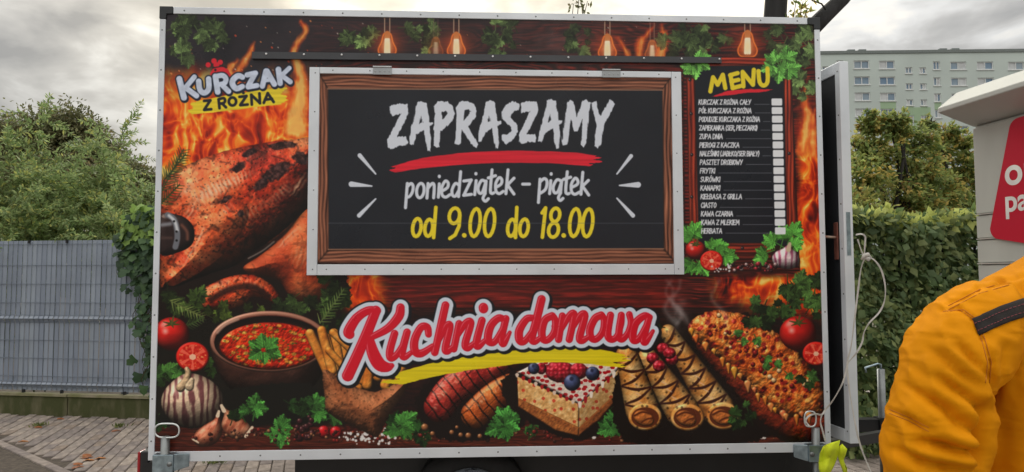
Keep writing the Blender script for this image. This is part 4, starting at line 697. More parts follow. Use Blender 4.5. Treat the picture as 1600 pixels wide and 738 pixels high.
while s < 5.0:
    mb = MB(); jt = rnd.uniform(-.003, .003); v = []
    for out, z in zt:
        for u in (0, .2, .8, 1): v.append(fp(s + .0015 + u * (sw - .003), out + .002 * math.sin(u * math.pi) + jt + rnd.uniform(-.001, .001), z))
    f = [(r * 4 + c, r * 4 + c + 1, r * 4 + c + 5, r * 4 + c + 4) for r in range(len(zt) - 1) for c in range(3)]
    mb.add(v, f); mb.build('strip', SL[rnd.choice((0, 0, 1, 2))], fence)
    MB().tube([fp(s, o_ + .008, z) for o_, z in zt], .0026, 5).build('upright_wire', WIRE, fence, True)
    s += sw
for z in (.42, .62, .82, 1.24, 1.45, 1.66, 1.90):
    MB().tube([fp(f0, .011, z), fp(5.0, .011, z)], .0028, 5).build('cross_wire', WIRE, fence, True)
for z in (.30, .33, .36, 1.02, 1.06, 1.10): MB().tube([fp(f0, .012 + (.024 if z in (.33, 1.06) else 0), z), fp(5.0, .012 + (.024 if z in (.33, 1.06) else 0), z)], .003, 5).build('cross_wire', WIRE, fence, True)
for s in (-1.0, 1.5, 4.0): MB().box((-.03, -.02, .0), (.03, .02, 1.98), Matrix.Translation(Vector(fp(s, -.06, 0))) @ Matrix.Rotation(math.atan2(fdir[1], fdir[0]), 4, 'Z')).build('post', mat('post', (92, 98, 106), .5, .3), fence)
for s in (-.5, .3, .78, 1.55):
    q = fp(s, .015, .25); MB().box((-.012, -.01, -.02), (.012, .02, .02), Matrix.Translation(Vector(q))).build('clip', BLK, fence)
    MB().box((-.01, -.01, -.02), (.01, .02, .015), Matrix.Translation(Vector(fp(s, .012, 1.93)))).build('clip', BLK, fence)

# ---------------------------------------------------------------- foliage
def leafmats(name, cols, tr_=.35): return [mat('%s_%d' % (name, i), c, .55, 0, .3, 3.0, 0, spec=.35, trans=tr_) for i, c in enumerate(cols)]
def leaf_mesh(name, P, D, Nn, L, W, mats, mi, parent=None, lobed=False):
    """many leaves in one mesh: P base points, D directions, Nn normals, L lengths, W widths"""
    P = np.asarray(P, float); n = len(P); D = D / (np.linalg.norm(D, axis=1, keepdims=True) + 1e-9); S = np.cross(D, Nn); S /= np.linalg.norm(S, axis=1, keepdims=True) + 1e-9; U = np.cross(S, D)
    L = np.broadcast_to(L, (n,))[:, None]; W = np.broadcast_to(W, (n,))[:, None]
    if lobed:
        t = [(0, 0, 0), (-.05, .45, -.04), (.28, .5, .0), (.38, .3, .03), (.66, .4, -.03), (1, 0, -.12), (.66, -.4, -.03), (.38, -.3, .03), (.28, -.5, 0), (-.05, -.45, -.04), (.35, 0, .09)]
        fs = [(10, 0, 1), (10, 1, 2), (10, 2, 3), (10, 3, 4), (10, 4, 5), (10, 5, 6), (10, 6, 7), (10, 7, 8), (10, 8, 9), (10, 9, 0)]
    else:
        t = [(0, 0, 0), (.45, .5, -.06), (1, 0, -.1), (.45, -.5, -.06), (.5, 0, .06)]; fs = [(0, 4, 1), (4, 2, 1), (0, 3, 4), (4, 3, 2)]
    k = len(t); vs = np.empty((n, k, 3))
    for i, (a, b, c) in enumerate(t): vs[:, i] = P + D * L * a + S * W * b + U * L * c
    m = len(fs); F = (np.arange(n)[:, None, None] * k + np.array(fs)[None]).reshape(-1, 3)
    me = bpy.data.meshes.new(name); me.vertices.add(n * k); me.vertices.foreach_set('co', vs.reshape(-1).astype(np.float32)); me.loops.add(F.size); me.loops.foreach_set('vertex_index', F.reshape(-1).astype(np.int32))
    me.polygons.add(len(F)); me.polygons.foreach_set('loop_start', np.arange(0, F.size, 3, dtype=np.int32)); me.polygons.foreach_set('loop_total', np.full(len(F), 3, np.int32))
    for q in mats: me.materials.append(q)
    me.polygons.foreach_set('material_index', np.repeat(np.asarray(mi, np.int32), m)); me.update(calc_edges=True); me.validate()
    o = bpy.data.objects.new(name, me); COL.objects.link(o)
    if parent is not None: o.parent = parent; o.location = -parent.location
    return o
nr = np.random.RandomState(11)
def unit(n): v = nr.normal(size=(n, 3)); return v / np.linalg.norm(v, axis=1, keepdims=True)
def clumps(cs, n, shell=.55, spread=.16):
    """points in the outer part of ellipsoid clumps, gathered in twigs"""
    w = np.array([c[1][0] * c[1][1] for c in cs]); idx = nr.choice(len(cs), n // 14 + 1, p=w / w.sum()); d = unit(len(idx)); r = (shell + (1 - shell) * nr.rand(len(idx)))[:, None] * (1 + .16 * np.clip(nr.normal(size=(len(idx), 1)), -2, 1.3))
    c = np.array([cs[i][0] for i in idx]); s = np.array([cs[i][1] for i in idx]); tw = c + d * r * s
    k = np.repeat(np.arange(len(idx)), 14); p = tw[k] + nr.normal(size=(len(k), 3)) * spread * s[k].mean(1, keepdims=True) * np.array([1, 1, .7]); return p, d[k], k
def limb(mb, a, b, r0, r1, n=5, wob=.06):
    a, b = np.array(a, float), np.array(b, float); L = np.linalg.norm(b - a); pts = [a + (b - a) * t + nr.normal(size=3) * wob * L * .5 * math.sin(t * math.pi) for t in np.linspace(0, 1, n)]; mb.tube(pts, list(np.linspace(r0, r1, n)), 7); return pts[-1]
def tree(name, base, crown, n, L, mats, label, trunk_r, bark, weights=None, shell=.55, group=None, spread=.16, droop=.3):
    t = empty(name, tuple(base), label, 'tree', group); base = np.array(base); mb = MB(); top = np.mean([c[0] for c in crown], axis=0); fork = base + (top - base) * .45; limb(mb, base - V(0, 0, .1), fork, trunk_r, trunk_r * .7, 6, .03)
    for c, s in crown: limb(mb, fork, np.array(c), trunk_r * .5, trunk_r * .12, 6, .12)
    for c, s in crown:
        for d in unit(7): limb(mb, np.array(c) - V(0, 0, s[2] * .3), np.array(c) + d * s * .85, trunk_r * .14, trunk_r * .03, 4, .1)
    mb.build('trunk', bark, t, True)
    p, d, k = clumps(crown, n, shell, spread); m = len(p); D = d + unit(m) * .9 + V(0, 0, -droop); Nn = unit(m) * .7 + V(0, 0, 1)
    nm = len(mats); pk = nr.choice(nm, k.max() + 1, p=weights); mi = np.where(nr.rand(m) < .7, pk[k], nr.choice(nm, m, p=weights)); sz = L * (.7 + .6 * nr.rand(m)); leaf_mesh('crown', p, D, Nn, sz, sz * .55, mats, mi, t); return t
BARK = mat('bark', (62, 54, 46), .95, 0, .35, 12, .8, 40, stretch=(1, 1, .3)); DBARK = mat('dark_bark', (40, 38, 36), .95, 0, .3, 10, .8, 30, stretch=(1, 1, .3))
def cr(px, py, d, rx, ry): k = d / 1109.; return (at(px, py, d), V(rx * k, rx * k * .9, ry * k))
# far olive tree mass behind the left fence
OL = leafmats('olive_leaf', ((112, 114, 78), (94, 98, 68), (122, 112, 80), (130, 132, 92)), .4)
g0 = on_z(60, 470); 
tree('broad_tree', (at(70, 400, 26)[0], at(70, 400, 26)[1], 0), [cr(60, 240, 26, 70, 60), cr(110, 222, 26, 52, 52), cr(10, 245, 26, 60, 58), cr(150, 262, 26, 46, 48), cr(75, 300, 25, 90, 55)], 60000, .15, OL, 'dark olive round-topped tree rising behind the left shrubs', .3, BARK, [.35, .3, .2, .15])
tree('broad_tree', (at(215, 400, 22)[0], at(215, 400, 22)[1], 0), [cr(190, 285, 22, 44, 36), cr(232, 305, 22, 44, 34), cr(160, 310, 22, 50, 40), cr(275, 305, 22, 40, 34)], 32000, .12, OL, 'lower dark green tree between the shrubs and the trailer edge', .2, BARK, [.35, .35, .1, .2])
# feathery shrubs close behind the fence
SG = leafmats('shrub_leaf', ((138, 158, 104), (154, 172, 116), (118, 142, 90), (182, 186, 110)), .5)
def feather_shrub(px, d, tops, n_side, label, seed):
    rs = np.random.RandomState(seed); b = at(px, 433, d); b[2] = 0; t = empty('feathery_shrub', tuple(b), label, 'shrub', 'feathery shrubs behind the fence'); mb = MB(); P = []; D = []; L = []
    def pinnate(a, c, e, r, m, ll):
        pts = [(1 - u) ** 2 * a + 2 * u * (1 - u) * c + u * u * e for u in np.linspace(0, 1, 9)]; mb.tube(pts, list(np.linspace(r, r * .25, 9)), 4)
        for i in range(m):
            u = .25 + .75 * i / m; q = (1 - u) ** 2 * a + 2 * u * (1 - u) * c + u * u * e; tg = 2 * (1 - u) * (c - a) + 2 * u * (e - c); tg /= np.linalg.norm(tg) + 1e-9
            sd_ = np.cross(tg, rs.normal(size=3)); sd_ /= np.linalg.norm(sd_) + 1e-9
            for sg in (1, -1): P.append(q); D.append(sd_ * sg + tg * .8 + rs.normal(size=3) * .25); L.append(ll * (1.05 - .5 * u) * rs.uniform(.7, 1.2))
    for (tx, ty) in tops:
        e = at(tx, ty, d + rs.uniform(-.5, .5)); a = b + V(rs.uniform(-.3, .3), rs.uniform(-.2, .2), .1); c = (a + e) / 2 + V((a[0] - e[0]) * .35, 0, .35 * (e[2] - a[2])); pinnate(a, c, e, .012, 26, .12)
        for i in range(n_side):
            u = rs.uniform(.3, .97); q = (1 - u) ** 2 * a + 2 * u * (1 - u) * c + u * u * e; dv = rs.normal(size=3) * V(1, .8, .5) + V(0, 0, .25); dv /= np.linalg.norm(dv); l = rs.uniform(.3, .75); pinnate(q, q + dv * l * .6 + V(0, 0, .12), q + dv * l, .005, 13, .11)
    mb.build('stems', mat('green_stem', (96, 104, 58), .8, 0, .2, 10), t, True); m = len(P); nm = rs.choice(4, m, p=(.4, .25, .22, .13)); L = np.array(L); leaf_mesh('foliage', np.array(P), np.array(D), rs.normal(size=(m, 3)) * .6 + V(0, 0, 1), L, L * .36, SG, nm, t); return t
feather_shrub(20, 9.6, [(8, 205), (-20, 250), (28, 262), (45, 282), (0, 290), (18, 320)], 34, 'feathery pale green shrub at the far left edge behind the fence', 1)
feather_shrub(85, 9.9, [(66, 168), (95, 255), (60, 285), (110, 282), (80, 305), (120, 325), (50, 320)], 34, 'tall feathery shrub with one upright shoot above the fence', 2)
feather_shrub(150, 9.7, [(193, 206), (158, 212), (140, 278), (165, 300), (175, 262), (130, 310), (190, 315)], 30, 'feathery shrub with arching shoots leaning right toward the trailer', 3)
feather_shrub(210, 9.4, [(205, 285), (235, 300), (222, 322), (190, 330), (250, 290)], 30, 'low feathery shrub beside the trailer left edge behind fence', 4)
feather_shrub(40, 8.9, [(10, 335), (40, 330), (70, 338), (100, 335), (-10, 330)], 26, 'short pale shrub just above the fence top at far left', 5)
feather_shrub(150, 8.9, [(115, 340), (140, 335), (165, 340), (185, 342)], 26, 'short pale shrub just above the fence top in the middle', 6)
# creeper hanging over the right end of the fence
VG = leafmats('vine_leaf', ((66, 92, 64), (80, 108, 70), (56, 80, 58), (128, 158, 80)), .35)
vine = empty('creeper', tuple(fp(1.45, .05, 0)), 'dark broad-leaved creeper hanging over the fence beside the trailer', 'climbing plant'); P = []; mb = MB()
def fence_s(px, z=0): r = ray(px, 433); t_ = ((fa - CAM) @ fnor) / (r @ fnor); return (CAM + r * t_ - fa) @ fdir
for strand in range(24):
    px = 272 - 74 * nr.rand() ** 1.1; s0 = fence_s(px, 1.9); zb = 1.95 - (.25 + 1.65 * nr.rand() ** 1.5 * min(1, (px - 196) / 40.)); pts = []
    z = 2.05 + .25 * nr.rand(); k = 0
    while z > zb: pts.append(fp(s0 + .05 * math.sin(k * .9 + strand), .05 + .05 * nr.rand(), z)); z -= .07; k += 1
    if len(pts) > 2:
        mb.tube(pts, .004, 4)
        for q in pts:
            for _ in range(2 if q[2] > 1.45 else (1 if nr.rand() < .6 else 0)): P.append(q + nr.normal(size=3) * V(.05, .03, .03))
for i in range(420): px = 192 + 78 * nr.rand(); P.append(fp(fence_s(px, 2), -.1 + .25 * nr.rand(), 1.9 + (.42 * nr.rand() ** 1.3) * min(1, (px - 184) / 40)))
P = np.array(P); m = len(P); D = unit(m) * .5 + fnor * .45 + V(0, 0, -.9); L = .065 + .055 * nr.rand(m); top = P[:, 2] > 1.92
mi = np.where(top & (nr.rand(m) < .55), 3, nr.choice(3, m)); mb.build('stems', mat('vine_stem', (70, 62, 40), .9), vine, True); leaf_mesh('foliage', P, D, unit(m) * .45 + fnor, L, L * 1.05, VG, mi, vine, True)
# autumn trees, hedge on the right
AU = leafmats('autumn_leaf', ((150, 162, 96), (122, 142, 84), (196, 176, 100), (168, 166, 96), (164, 140, 88)), .62)
tree('autumn_tree', (at(1400, 400, 13)[0], at(1400, 400, 13)[1], 0), [cr(1366, 182, 13, 16, 12), cr(1402, 184, 13, 16, 12), cr(1388, 196, 13, 22, 22), cr(1412, 206, 13, 20, 18), cr(1356, 196, 13, 20, 16), cr(1372, 238, 13, 34, 26), cr(1438, 218, 13.2, 26, 24), cr(1446, 262, 13.2, 30, 34), cr(1418, 250, 13, 22, 30), cr(1350, 280, 12.6, 40, 46), cr(1408, 300, 13, 40, 50), cr(1338, 230, 13, 22, 34), cr(1330, 330, 12, 50, 34)], 11000, .095, AU, 'yellowing leafy tree nearest the open trailer door', .1, DBARK, [.36, .32, .11, .18, .03], .25)
tree('autumn_tree', (at(1490, 400, 14)[0], at(1490, 400, 14)[1], 0), [cr(1452, 192, 14, 14, 14), cr(1478, 206, 14, 18, 16), cr(1506, 222, 14, 18, 18), cr(1468, 240, 14, 26, 26), cr(1505, 262, 14, 30, 26), cr(1470, 300, 13.6, 36, 44), cr(1520, 310, 14, 36, 50), cr(1440, 326, 13, 40, 34)], 8500, .10, AU, 'rusty green tree between the first one and the parcel locker', .1, DBARK, [.34, .30, .12, .18, .06], .25)
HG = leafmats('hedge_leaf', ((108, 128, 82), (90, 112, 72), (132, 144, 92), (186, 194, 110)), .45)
hd = 5.9; ha = at(1316, 433, hd); hb_ = at(1580, 433, hd + .5); hedge = empty('hedge', (ha[0], ha[1], 0), 'dense leafy clipped hedge behind the door and the locker', 'hedge'); hu = (hb_ - ha) * V(1, 1, 0); HLn = np.linalg.norm(hu); hu /= HLn; hn = V(hu[1], -hu[0], 0)
mb = MB(); 
for s in np.linspace(.1, HLn, 9):
    for q in range(3): limb(mb, ha * V(1, 1, 0) + hu * s - hn * (.3 + .1 * q), ha * V(1, 1, 0) + hu * (s + nr.normal() * .15) - hn * (.15 + .2 * q) + V(0, 0, 1.85), .018, .006, 6, .05)
mb.build('branches', DBARK, hedge, True); m = 20000; ss_ = nr.rand(m) * (HLn + .3); zt_ = 2.02 + .03 * np.sin(ss_ * 5) + .03 * np.sin(ss_ * 13); top = nr.rand(m) < .25; z = np.where(top, zt_ - .05 + .09 * nr.rand(m) ** 2, .05 + (zt_ - .05) * nr.rand(m)); bul = .05 * np.sin(ss_ * 6 + z * 5) + .05 * np.sin(z * 9 - ss_ * 4)
dep = np.where(top, -.9 * nr.rand(m), np.where(nr.rand(m) < .3, -.45 - .45 * nr.rand(m), bul - .42 * nr.rand(m) ** 1.3)); P = (ha * V(1, 1, 0))[None] + hu[None] * ss_[:, None] + hn[None] * dep[:, None] + V(0, 0, 1)[None] * z[:, None]
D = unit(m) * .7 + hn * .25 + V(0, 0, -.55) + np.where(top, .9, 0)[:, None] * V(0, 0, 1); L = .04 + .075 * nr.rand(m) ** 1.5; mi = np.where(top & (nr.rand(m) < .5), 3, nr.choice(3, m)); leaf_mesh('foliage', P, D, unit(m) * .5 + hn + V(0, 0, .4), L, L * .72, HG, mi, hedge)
# old tree behind the trailer: trunk and one leaning limb, little foliage in view
ot = at(1216, 433, 9.0); ot[2] = 0; t = empty('old_tree', tuple(ot), 'dark bare trunk with a leaning limb behind the trailer top right', 'tree'); mb = MB(); k9 = 9 / 1109.
limb(mb, ot, at(1222, 260, 9), 22 * k9, 20 * k9, 6, .01); limb(mb, at(1222, 265, 9), at(1214, -160, 9), 20 * k9, 16 * k9, 8, .01); limb(mb, at(1220, 180, 9), at(1262, 52, 9), 15 * k9, 14 * k9, 5, .02); limb(mb, at(1260, 54, 9), at(1400, -95, 9.2), 14 * k9, 9 * k9, 6, .02)
tw = []
for (x0, y0, x1, y1) in ((1232, 100, 1245, -5), (1240, 80, 1255, 2), (1236, 70, 1262, 14), (1290, 15, 1250, -20), (1330, -20, 1275, -60), (1214, -100, 1240, -40)):
    limb(mb, at(x0, y0, 8.9), at(x1, y1, 8.8), .012, .004, 6, .08); tw += [at(x0 + (x1 - x0) * u + nr.normal() * 5, y0 + (y1 - y0) * u + nr.normal() * 5, 8.85) for u in nr.rand(30) * .6 + .4]
for (x1, y1) in ((1120, -180), (1320, -240), (1180, -300), (1420, -200)):
    e_ = at(x1, y1, 9 + nr.rand()); limb(mb, at(1215, -120, 9), e_, .09, .02, 6, .08); tw += [e_ + nr.normal(size=3) * .5 for _ in range(220)]
mb.build('trunk', mat('wet_bark', (46, 46, 48), .9, 0, .3, 8, .7, 25, stretch=(1, 1, .3)), t, True); tw = np.array(tw); m = len(tw); leaf_mesh('crown', tw, unit(m) + V(0, 0, -.4), unit(m) * .6 + V(0, 0, 1), .07 + .05 * nr.rand(m), .04, AU, nr.choice(4, m), t)
sp = at(905, 433, 7.2); sp[2] = 0; t = empty('young_tree', tuple(sp), 'thin leafy sprigs peeking over the middle of the trailer roof', 'tree'); mb = MB(); tw = []
limb(mb, sp, at(900, 120, 7.2), .03, .016, 6, .02)
for (x1, y1) in ((905, -10), (896, 6), (912, 12), (849, 21), (918, 2)):
    limb(mb, at(900, 125, 7.2), at(x1, y1, 7.2), .01, .003, 5, .04); tw += [at(x1 + nr.normal() * 5, y1 + abs(nr.normal()) * 6, 7.2) for _ in range(7 if x1 != 849 else 4)]
mb.build('trunk', DBARK, t, True); tw = np.array(tw); m = len(tw); leaf_mesh('crown', tw, unit(m) + V(0, 0, -.2), unit(m) + V(0, -1, .4), .05 + .03 * nr.rand(m), .028, OL, nr.choice(3, m), t)

# ---------------------------------------------------------------- apartment block
BD = 115.; kb = BD / 1109.; za = lambda y: at(1400, y, BD)[2]
bo = at(1150, 433, BD); bu = (at(1700, 433, BD * .985) - bo) * V(1, 1, 0); bu /= np.linalg.norm(bu); bnv = V(bu[1], -bu[0], 0); bo[2] = 0
bld = empty('apartment_block', tuple(bo), 'pale green multi-storey apartment block far behind the trees', 'building')
def bs(px):                                              # position along the facade of an image column
    r = ray(px, 433); A_ = np.array([[r[0], -bu[0]], [r[1], -bu[1]]]); return np.linalg.solve(A_, (bo - CAM)[:2])[1]
def bpnt(s, out, z): return bo + bu * s + bnv * out + V(0, 0, z)
def slab(s0, s1, z0, z1, o0, o1): return MB().hexa([bpnt(s0, o1, z0), bpnt(s1, o1, z0), bpnt(s1, o0, z0), bpnt(s0, o0, z0), bpnt(s0, o1, z1), bpnt(s1, o1, z1), bpnt(s1, o0, z1), bpnt(s0, o0, z1)])
ztop = za(77); S0, S1 = bs(1180), bs(1760)
FAC = mat('facade', (192, 204, 202), .9, 0, .06, .15, .1, 8); FAG = mat('facade_green', (160, 186, 156), .9, 0, .05, .2)
ucols = [(132, 158, 245, 272), (188, 215, 222, 252), (256, 317, 223, 255), (355, 416, 225, 257), (457, 484, 252, 276), (512, 538, 253, 277), (566, 593, 230, 262), (634, 696, 232, 263), (738, 802, 233, 264), (860, 922, 235, 266), (980, 1042, 237, 268), (40, 100, 222, 254)]
cols_ = sorted([(bs(1240 + a * .4063), bs(1240 + b * .4063), za(d * .4063), za(c * .4063)) for a, b, c, d in ucols]); pit = 63. * .4063 * kb; NROW = 9
# facade with real openings: piers between the columns, spandrels between the windows
prev = S0
for (s0, s1, z0, z1) in cols_:
    slab(prev, s0, 0, ztop - .3, -.4, 0).build('wall', FAC, bld); prev = s1; zz0 = ztop - .3
    for r_ in range(NROW): slab(s0, s1, z1 - r_ * pit, zz0, -.4, 0).build('wall', FAG if (r_ == 3 and 456 < (s0 - S0) * 0 + 457 and abs(s0 - bs(1240 + 457 * .4063)) < 8) else FAC, bld); zz0 = z0 - r_ * pit
    slab(s0, s1, 0, zz0, -.4, 0).build('wall', FAC, bld)
slab(prev, S1, 0, ztop - .3, -.4, 0).build('wall', FAC, bld); slab(S0, S1, 0, ztop - .4, -12, -.42).build('core', mat('interior', (70, 74, 78), .9), bld)
slab(S0 - .2, S1 + .2, ztop - .29, ztop + .2, -12.2, .15).build('roof', mat('roof_edge', (120, 128, 128), .8), bld)
GL = mat('window_glass', (104, 132, 160), .08, 0, .5, .25, spec=.9, col2=(150, 165, 176)); FRM = mat('window_frame', (214, 218, 220), .5); CUR = mat('curtain', (196, 200, 204), .9, 0, .1, 1.5)
gs0 = bs(1240 + 436 * .4063); gs1 = bs(1240 + 550 * .4063)
slab(gs0, bs(1240 + 457 * .4063) - .02, za(505 * .4063), za(410 * .4063), .005, .03).build('colour_panel', FAG, bld); slab(bs(1240 + 484 * .4063) + .02, bs(1240 + 512 * .4063) - .02, za(505 * .4063), za(410 * .4063), .005, .03).build('colour_panel', FAG, bld); slab(bs(1240 + 538 * .4063) + .02, gs1, za(505 * .4063), za(410 * .4063), .005, .03).build('colour_panel', FAG, bld)
for (s0, s1, z0, z1) in cols_:
    wd = s1 - s0; nl = 3 if wd > 4 else (2 if wd > 2.2 else 2)
    for r_ in range(NROW):
        a, b = z0 - r_ * pit, z1 - r_ * pit; fr = MB(); e_ = .13
        for q in (slab(s0 + .01, s1 - .01, a + .01, a + e_, -.2, -.1), slab(s0 + .01, s1 - .01, b - e_, b - .01, -.2, -.1)): fr.add(q.v, q.f)
        for i in range(nl + 1): c = s0 + .01 + (wd - .02 - e_) * i / nl; q = slab(c, c + e_, a + e_, b - e_, -.2, -.1); fr.add(q.v, q.f)
        w = fr.build('window', FRM, bld)
        slab(s0 + .02, s1 - .02, a + .02, b - .02, -.25, -.21).build('pane', GL, w)
        if rnd.random() < .6: i = rnd.randrange(nl); c = s0 + wd * i / nl + .12; slab(c, c + wd / nl - .2, a + e_, b - e_, -.19, -.18).build('curtain', CUR, w)
        slab(s0 - .1, s1 + .1, a - .14, a - .01, .0, .12).build('sill', FRM, w)
for px in (1351, 1369, 1500, 1520): s_ = bs(px); slab(s_ - .7, s_ + .5, ztop + .21, ztop + 1.1, -3, -2).build('vent', mat('roof_edge', (120, 128, 128)), bld)

# ---------------------------------------------------------------- food trailer
trl = empty('food_trailer', (0, 1.0, 0), 'food trailer with a full printed wall of roast chicken, dishes and a serving hatch', 'trailer')
X0, X1, Z0, Z1 = -TW / 2, TW / 2, TZ, TZ + TH
img = bpy.data.images.new('wall_print', PW, PH, alpha=False); art = make_print(); px_ = np.ones((PH, PW, 4), np.float32); px_[..., :3] = art; img.pixels.foreach_set(px_.ravel()); img.update(); img.pack()
def print_mat():
    m = bpy.data.materials.new('printed_film'); m.use_nodes = True; t = m.node_tree; p = t.nodes['Principled BSDF']; ti = t.nodes.new('ShaderNodeTexImage'); ti.image = img; ti.extension = 'EXTEND'; ti.interpolation = 'Cubic'
    t.links.new(ti.outputs[0], p.inputs['Base Color']); p.inputs['Specular IOR Level'].default_value = .32
    tcn = t.nodes.new('ShaderNodeTexCoord'); nz = t.nodes.new('ShaderNodeTexNoise'); nz.inputs['Scale'].default_value = 3; nz.inputs['Detail'].default_value = 3; t.links.new(tcn.outputs['Object'], nz.inputs['Vector']); b = t.nodes.new('ShaderNodeBump'); b.inputs['Strength'].default_value = .12; b.inputs['Distance'].default_value = .03; t.links.new(nz.outputs[0], b.inputs['Height']); n3 = t.nodes.new('ShaderNodeTexNoise'); n3.inputs['Scale'].default_value = 1.6; n3.inputs['Detail'].default_value = 8; t.links.new(tcn.outputs['Object'], n3.inputs['Vector']); mr = t.nodes.new('ShaderNodeMapRange'); mr.inputs[1].default_value = .3; mr.inputs[2].default_value = .7; mr.inputs[3].default_value = .2; mr.inputs[4].default_value = .46; t.links.new(n3.outputs[0], mr.inputs[0]); t.links.new(mr.outputs[0], p.inputs['Roughness']); t.links.new(b.outputs[0], p.inputs['Normal']); return m
PRINT = print_mat()
def printed_plate(name, x0, x1, z0, z1, yf, yb, parent, bevel=0.):
    o = MB().box((x0, yf, z0), (x1, yb, z1)).build(name, PRINT, parent); me = o.data; uv = me.uv_layers.new(name='print'); k = (0 - CAM[1]) / (yf - CAM[1]); off = Vector(o.matrix_world.translation); q = o
    base_ = Vector((0, 0, 0)); par = o
    while par is not None: base_ += par.location; par = par.parent
    for lp in me.loops:
        c = me.vertices[lp.vertex_index].co + base_; xx = CAM[0] + (c.x - CAM[0]) * k; zz = CAM[2] + (c.z - CAM[2]) * k; uv.data[lp.index].uv = ((xx - X0) / TW, (zz - Z0) / TH)
    return o
MB().box((X0 + .01, .012, Z0 + .01), (X1 - .01, 2.0, Z1 - .01)).build('body', mat('sandwich_panel', (206, 208, 208), .5), trl)
printed_plate('printed_wall', X0 + .004, X1 - .004, Z0 + .004, Z1 - .004, 0, .011, trl)
def rivets(mb, a, b, step, y, r=.0045):
    a, b = np.array(a), np.array(b); n = max(1, int(np.linalg.norm(b - a) / step))
    for i in range(n + 1): q = a + (b - a) * (i + .0) / n; mb.dome((q[0], y, q[1]), r)
def profile(x0, x1, z0, z1, ra, rb):
    o = MB().box((x0, -.006, z0), (x1, .05, z1)).build('edge_profile', ALU, trl, bevel=.002); mb = MB(); rivets(mb, ra, rb, .2, -.0062); mb.build('rivets', STEEL, o, True)['kind'] = 'stuff'; return o
w = .030
profile(X0 - .004, X0 - .004 + w, Z0 + .005, Z1 - .062, (X0 + .010, Z0 + .10), (X0 + .010, Z1 - .12)); profile(X1 + .004 - w, X1 + .004, Z0 + .005, Z1 - .062, (X1 - .010, Z0 + .10), (X1 - .010, Z1 - .12))
profile(X0 + .064, X1 - .064, Z1 - .033, Z1 + .003, (X0 + .12, Z1 - .016), (X1 - .12, Z1 - .016)); profile(X0 - .004 + w + .001, X1 + .004 - w - .001, Z0 - .003, Z0 + .047, (X0 + .15, Z0 + .022), (X1 - .15, Z0 + .022))
for sx in (1, -1):
    c = X0 if sx > 0 else X1; MB().prism([(c - sx * .006, -.009, Z1 + .005), (c + sx * .062, -.009, Z1 + .005), (c + sx * .062, -.009, Z1 - .034), (c + sx * .030, -.009, Z1 - .036), (c + sx * .028, -.009, Z1 - .061), (c - sx * .006, -.009, Z1 - .061)], (0, .07, 0)).build('corner_cap', CAPM, trl, bevel=.003)
# black rain strip over the hatch
qa, qb = on_y(395, 82, 0), on_y(1126, 90.5, 0); qc, qd = on_y(395, 93, 0), on_y(1126, 100, 0)
rs_ = MB().hexa([(qc[0], -.016, qc[2]), (qd[0], -.016, qd[2]), (qd[0], -.001, qd[2]), (qc[0], -.001, qc[2]), (qa[0], -.012, qa[2]), (qb[0], -.012, qb[2]), (qb[0], -.001, qb[2]), (qa[0], -.001, qa[2])]).build('rain_strip', mat('rain_strip', (48, 50, 56), .4), trl)
mb = MB()
for px in range(416, 1130, 59): q = on_y(px, 84 + (px - 416) * 8 / 700., -.014); mb.dome((q[0], -.0165, q[2] - .002), .0055)
mb.build('rivets', mat('white_rivet', (214, 216, 220), .4, .3), rs_, True)['kind'] = 'stuff'
# serving hatch, its aluminium frame and hinges
HY = -.034; ta, tb_ = on_y(481.5, 106, HY), on_y(1066, 111.5, HY); ba, bb_ = on_y(481, 430.5, HY), on_y(1067.5, 429, HY)
hx0, hx1 = (ta[0] + ba[0]) / 2, (tb_[0] + bb_[0]) / 2; hz0, hz1 = (ba[2] + bb_[2]) / 2, (ta[2] + tb_[2]) / 2; fw = .052
hatch = printed_plate('serving_hatch', hx0 + .03, hx1 - .03, hz0 + .02, hz1 - .02, HY + .012, -.003, trl)
def rail(a, b, ra, rb):
    o = MB().box((a[0], HY, a[1]), (b[0], -.0015, b[1])).build('frame_rail', ALU, hatch, bevel=.002); mb = MB(); rivets(mb, ra, rb, .19, HY - .0004, .0036); q = mb.build('rivets', STEEL, None, True); q.data.transform(Matrix.Translation(q.location - o.matrix_world.translation)); return o, q
bits = [rail((hx0, hz0), (hx0 + fw, hz1), (hx0 + .03, hz0 + .03), (hx0 + .03, hz1 - .03)), rail((hx1 - fw, hz0), (hx1, hz1), (hx1 - .03, hz0 + .03), (hx1 - .03, hz1 - .03)), rail((hx0 + fw + .001, hz0), (hx1 - fw - .001, hz0 + .055), (hx0 + .1, hz0 + .03), (hx1 - .1, hz0 + .03)), rail((hx0 + fw + .001, hz1 - .032), (hx1 - fw - .001, hz1), (hx0 + .12, hz1 - .015), (hx1 - .12, hz1 - .015))]
allr = MB()
for o, q in bits:
    allr.add([tuple(v.co) for v in q.data.vertices], [tuple(p.vertices) for p in q.data.polygons]); bpy.data.objects.remove(q)
allr.build('rivets', STEEL, hatch, True)['kind'] = 'stuff'
for px in (597.5, 955):
    a = on_y(px, 114, HY); mb = MB().box((a[0] - .048, HY - .006, hz1 - .036), (a[0] + .048, HY - .0005, hz1 + .004)); mb.tube([(a[0] - .048, HY - .004, hz1 + .004), (a[0] + .048, HY - .004, hz1 + .004)], .006, 8); rivets(mb, (a[0] - .036, hz1 - .02), (a[0] + .036, hz1 - .02), .024, HY - .0062, .004); mb.build('hinge', ALUD, hatch)
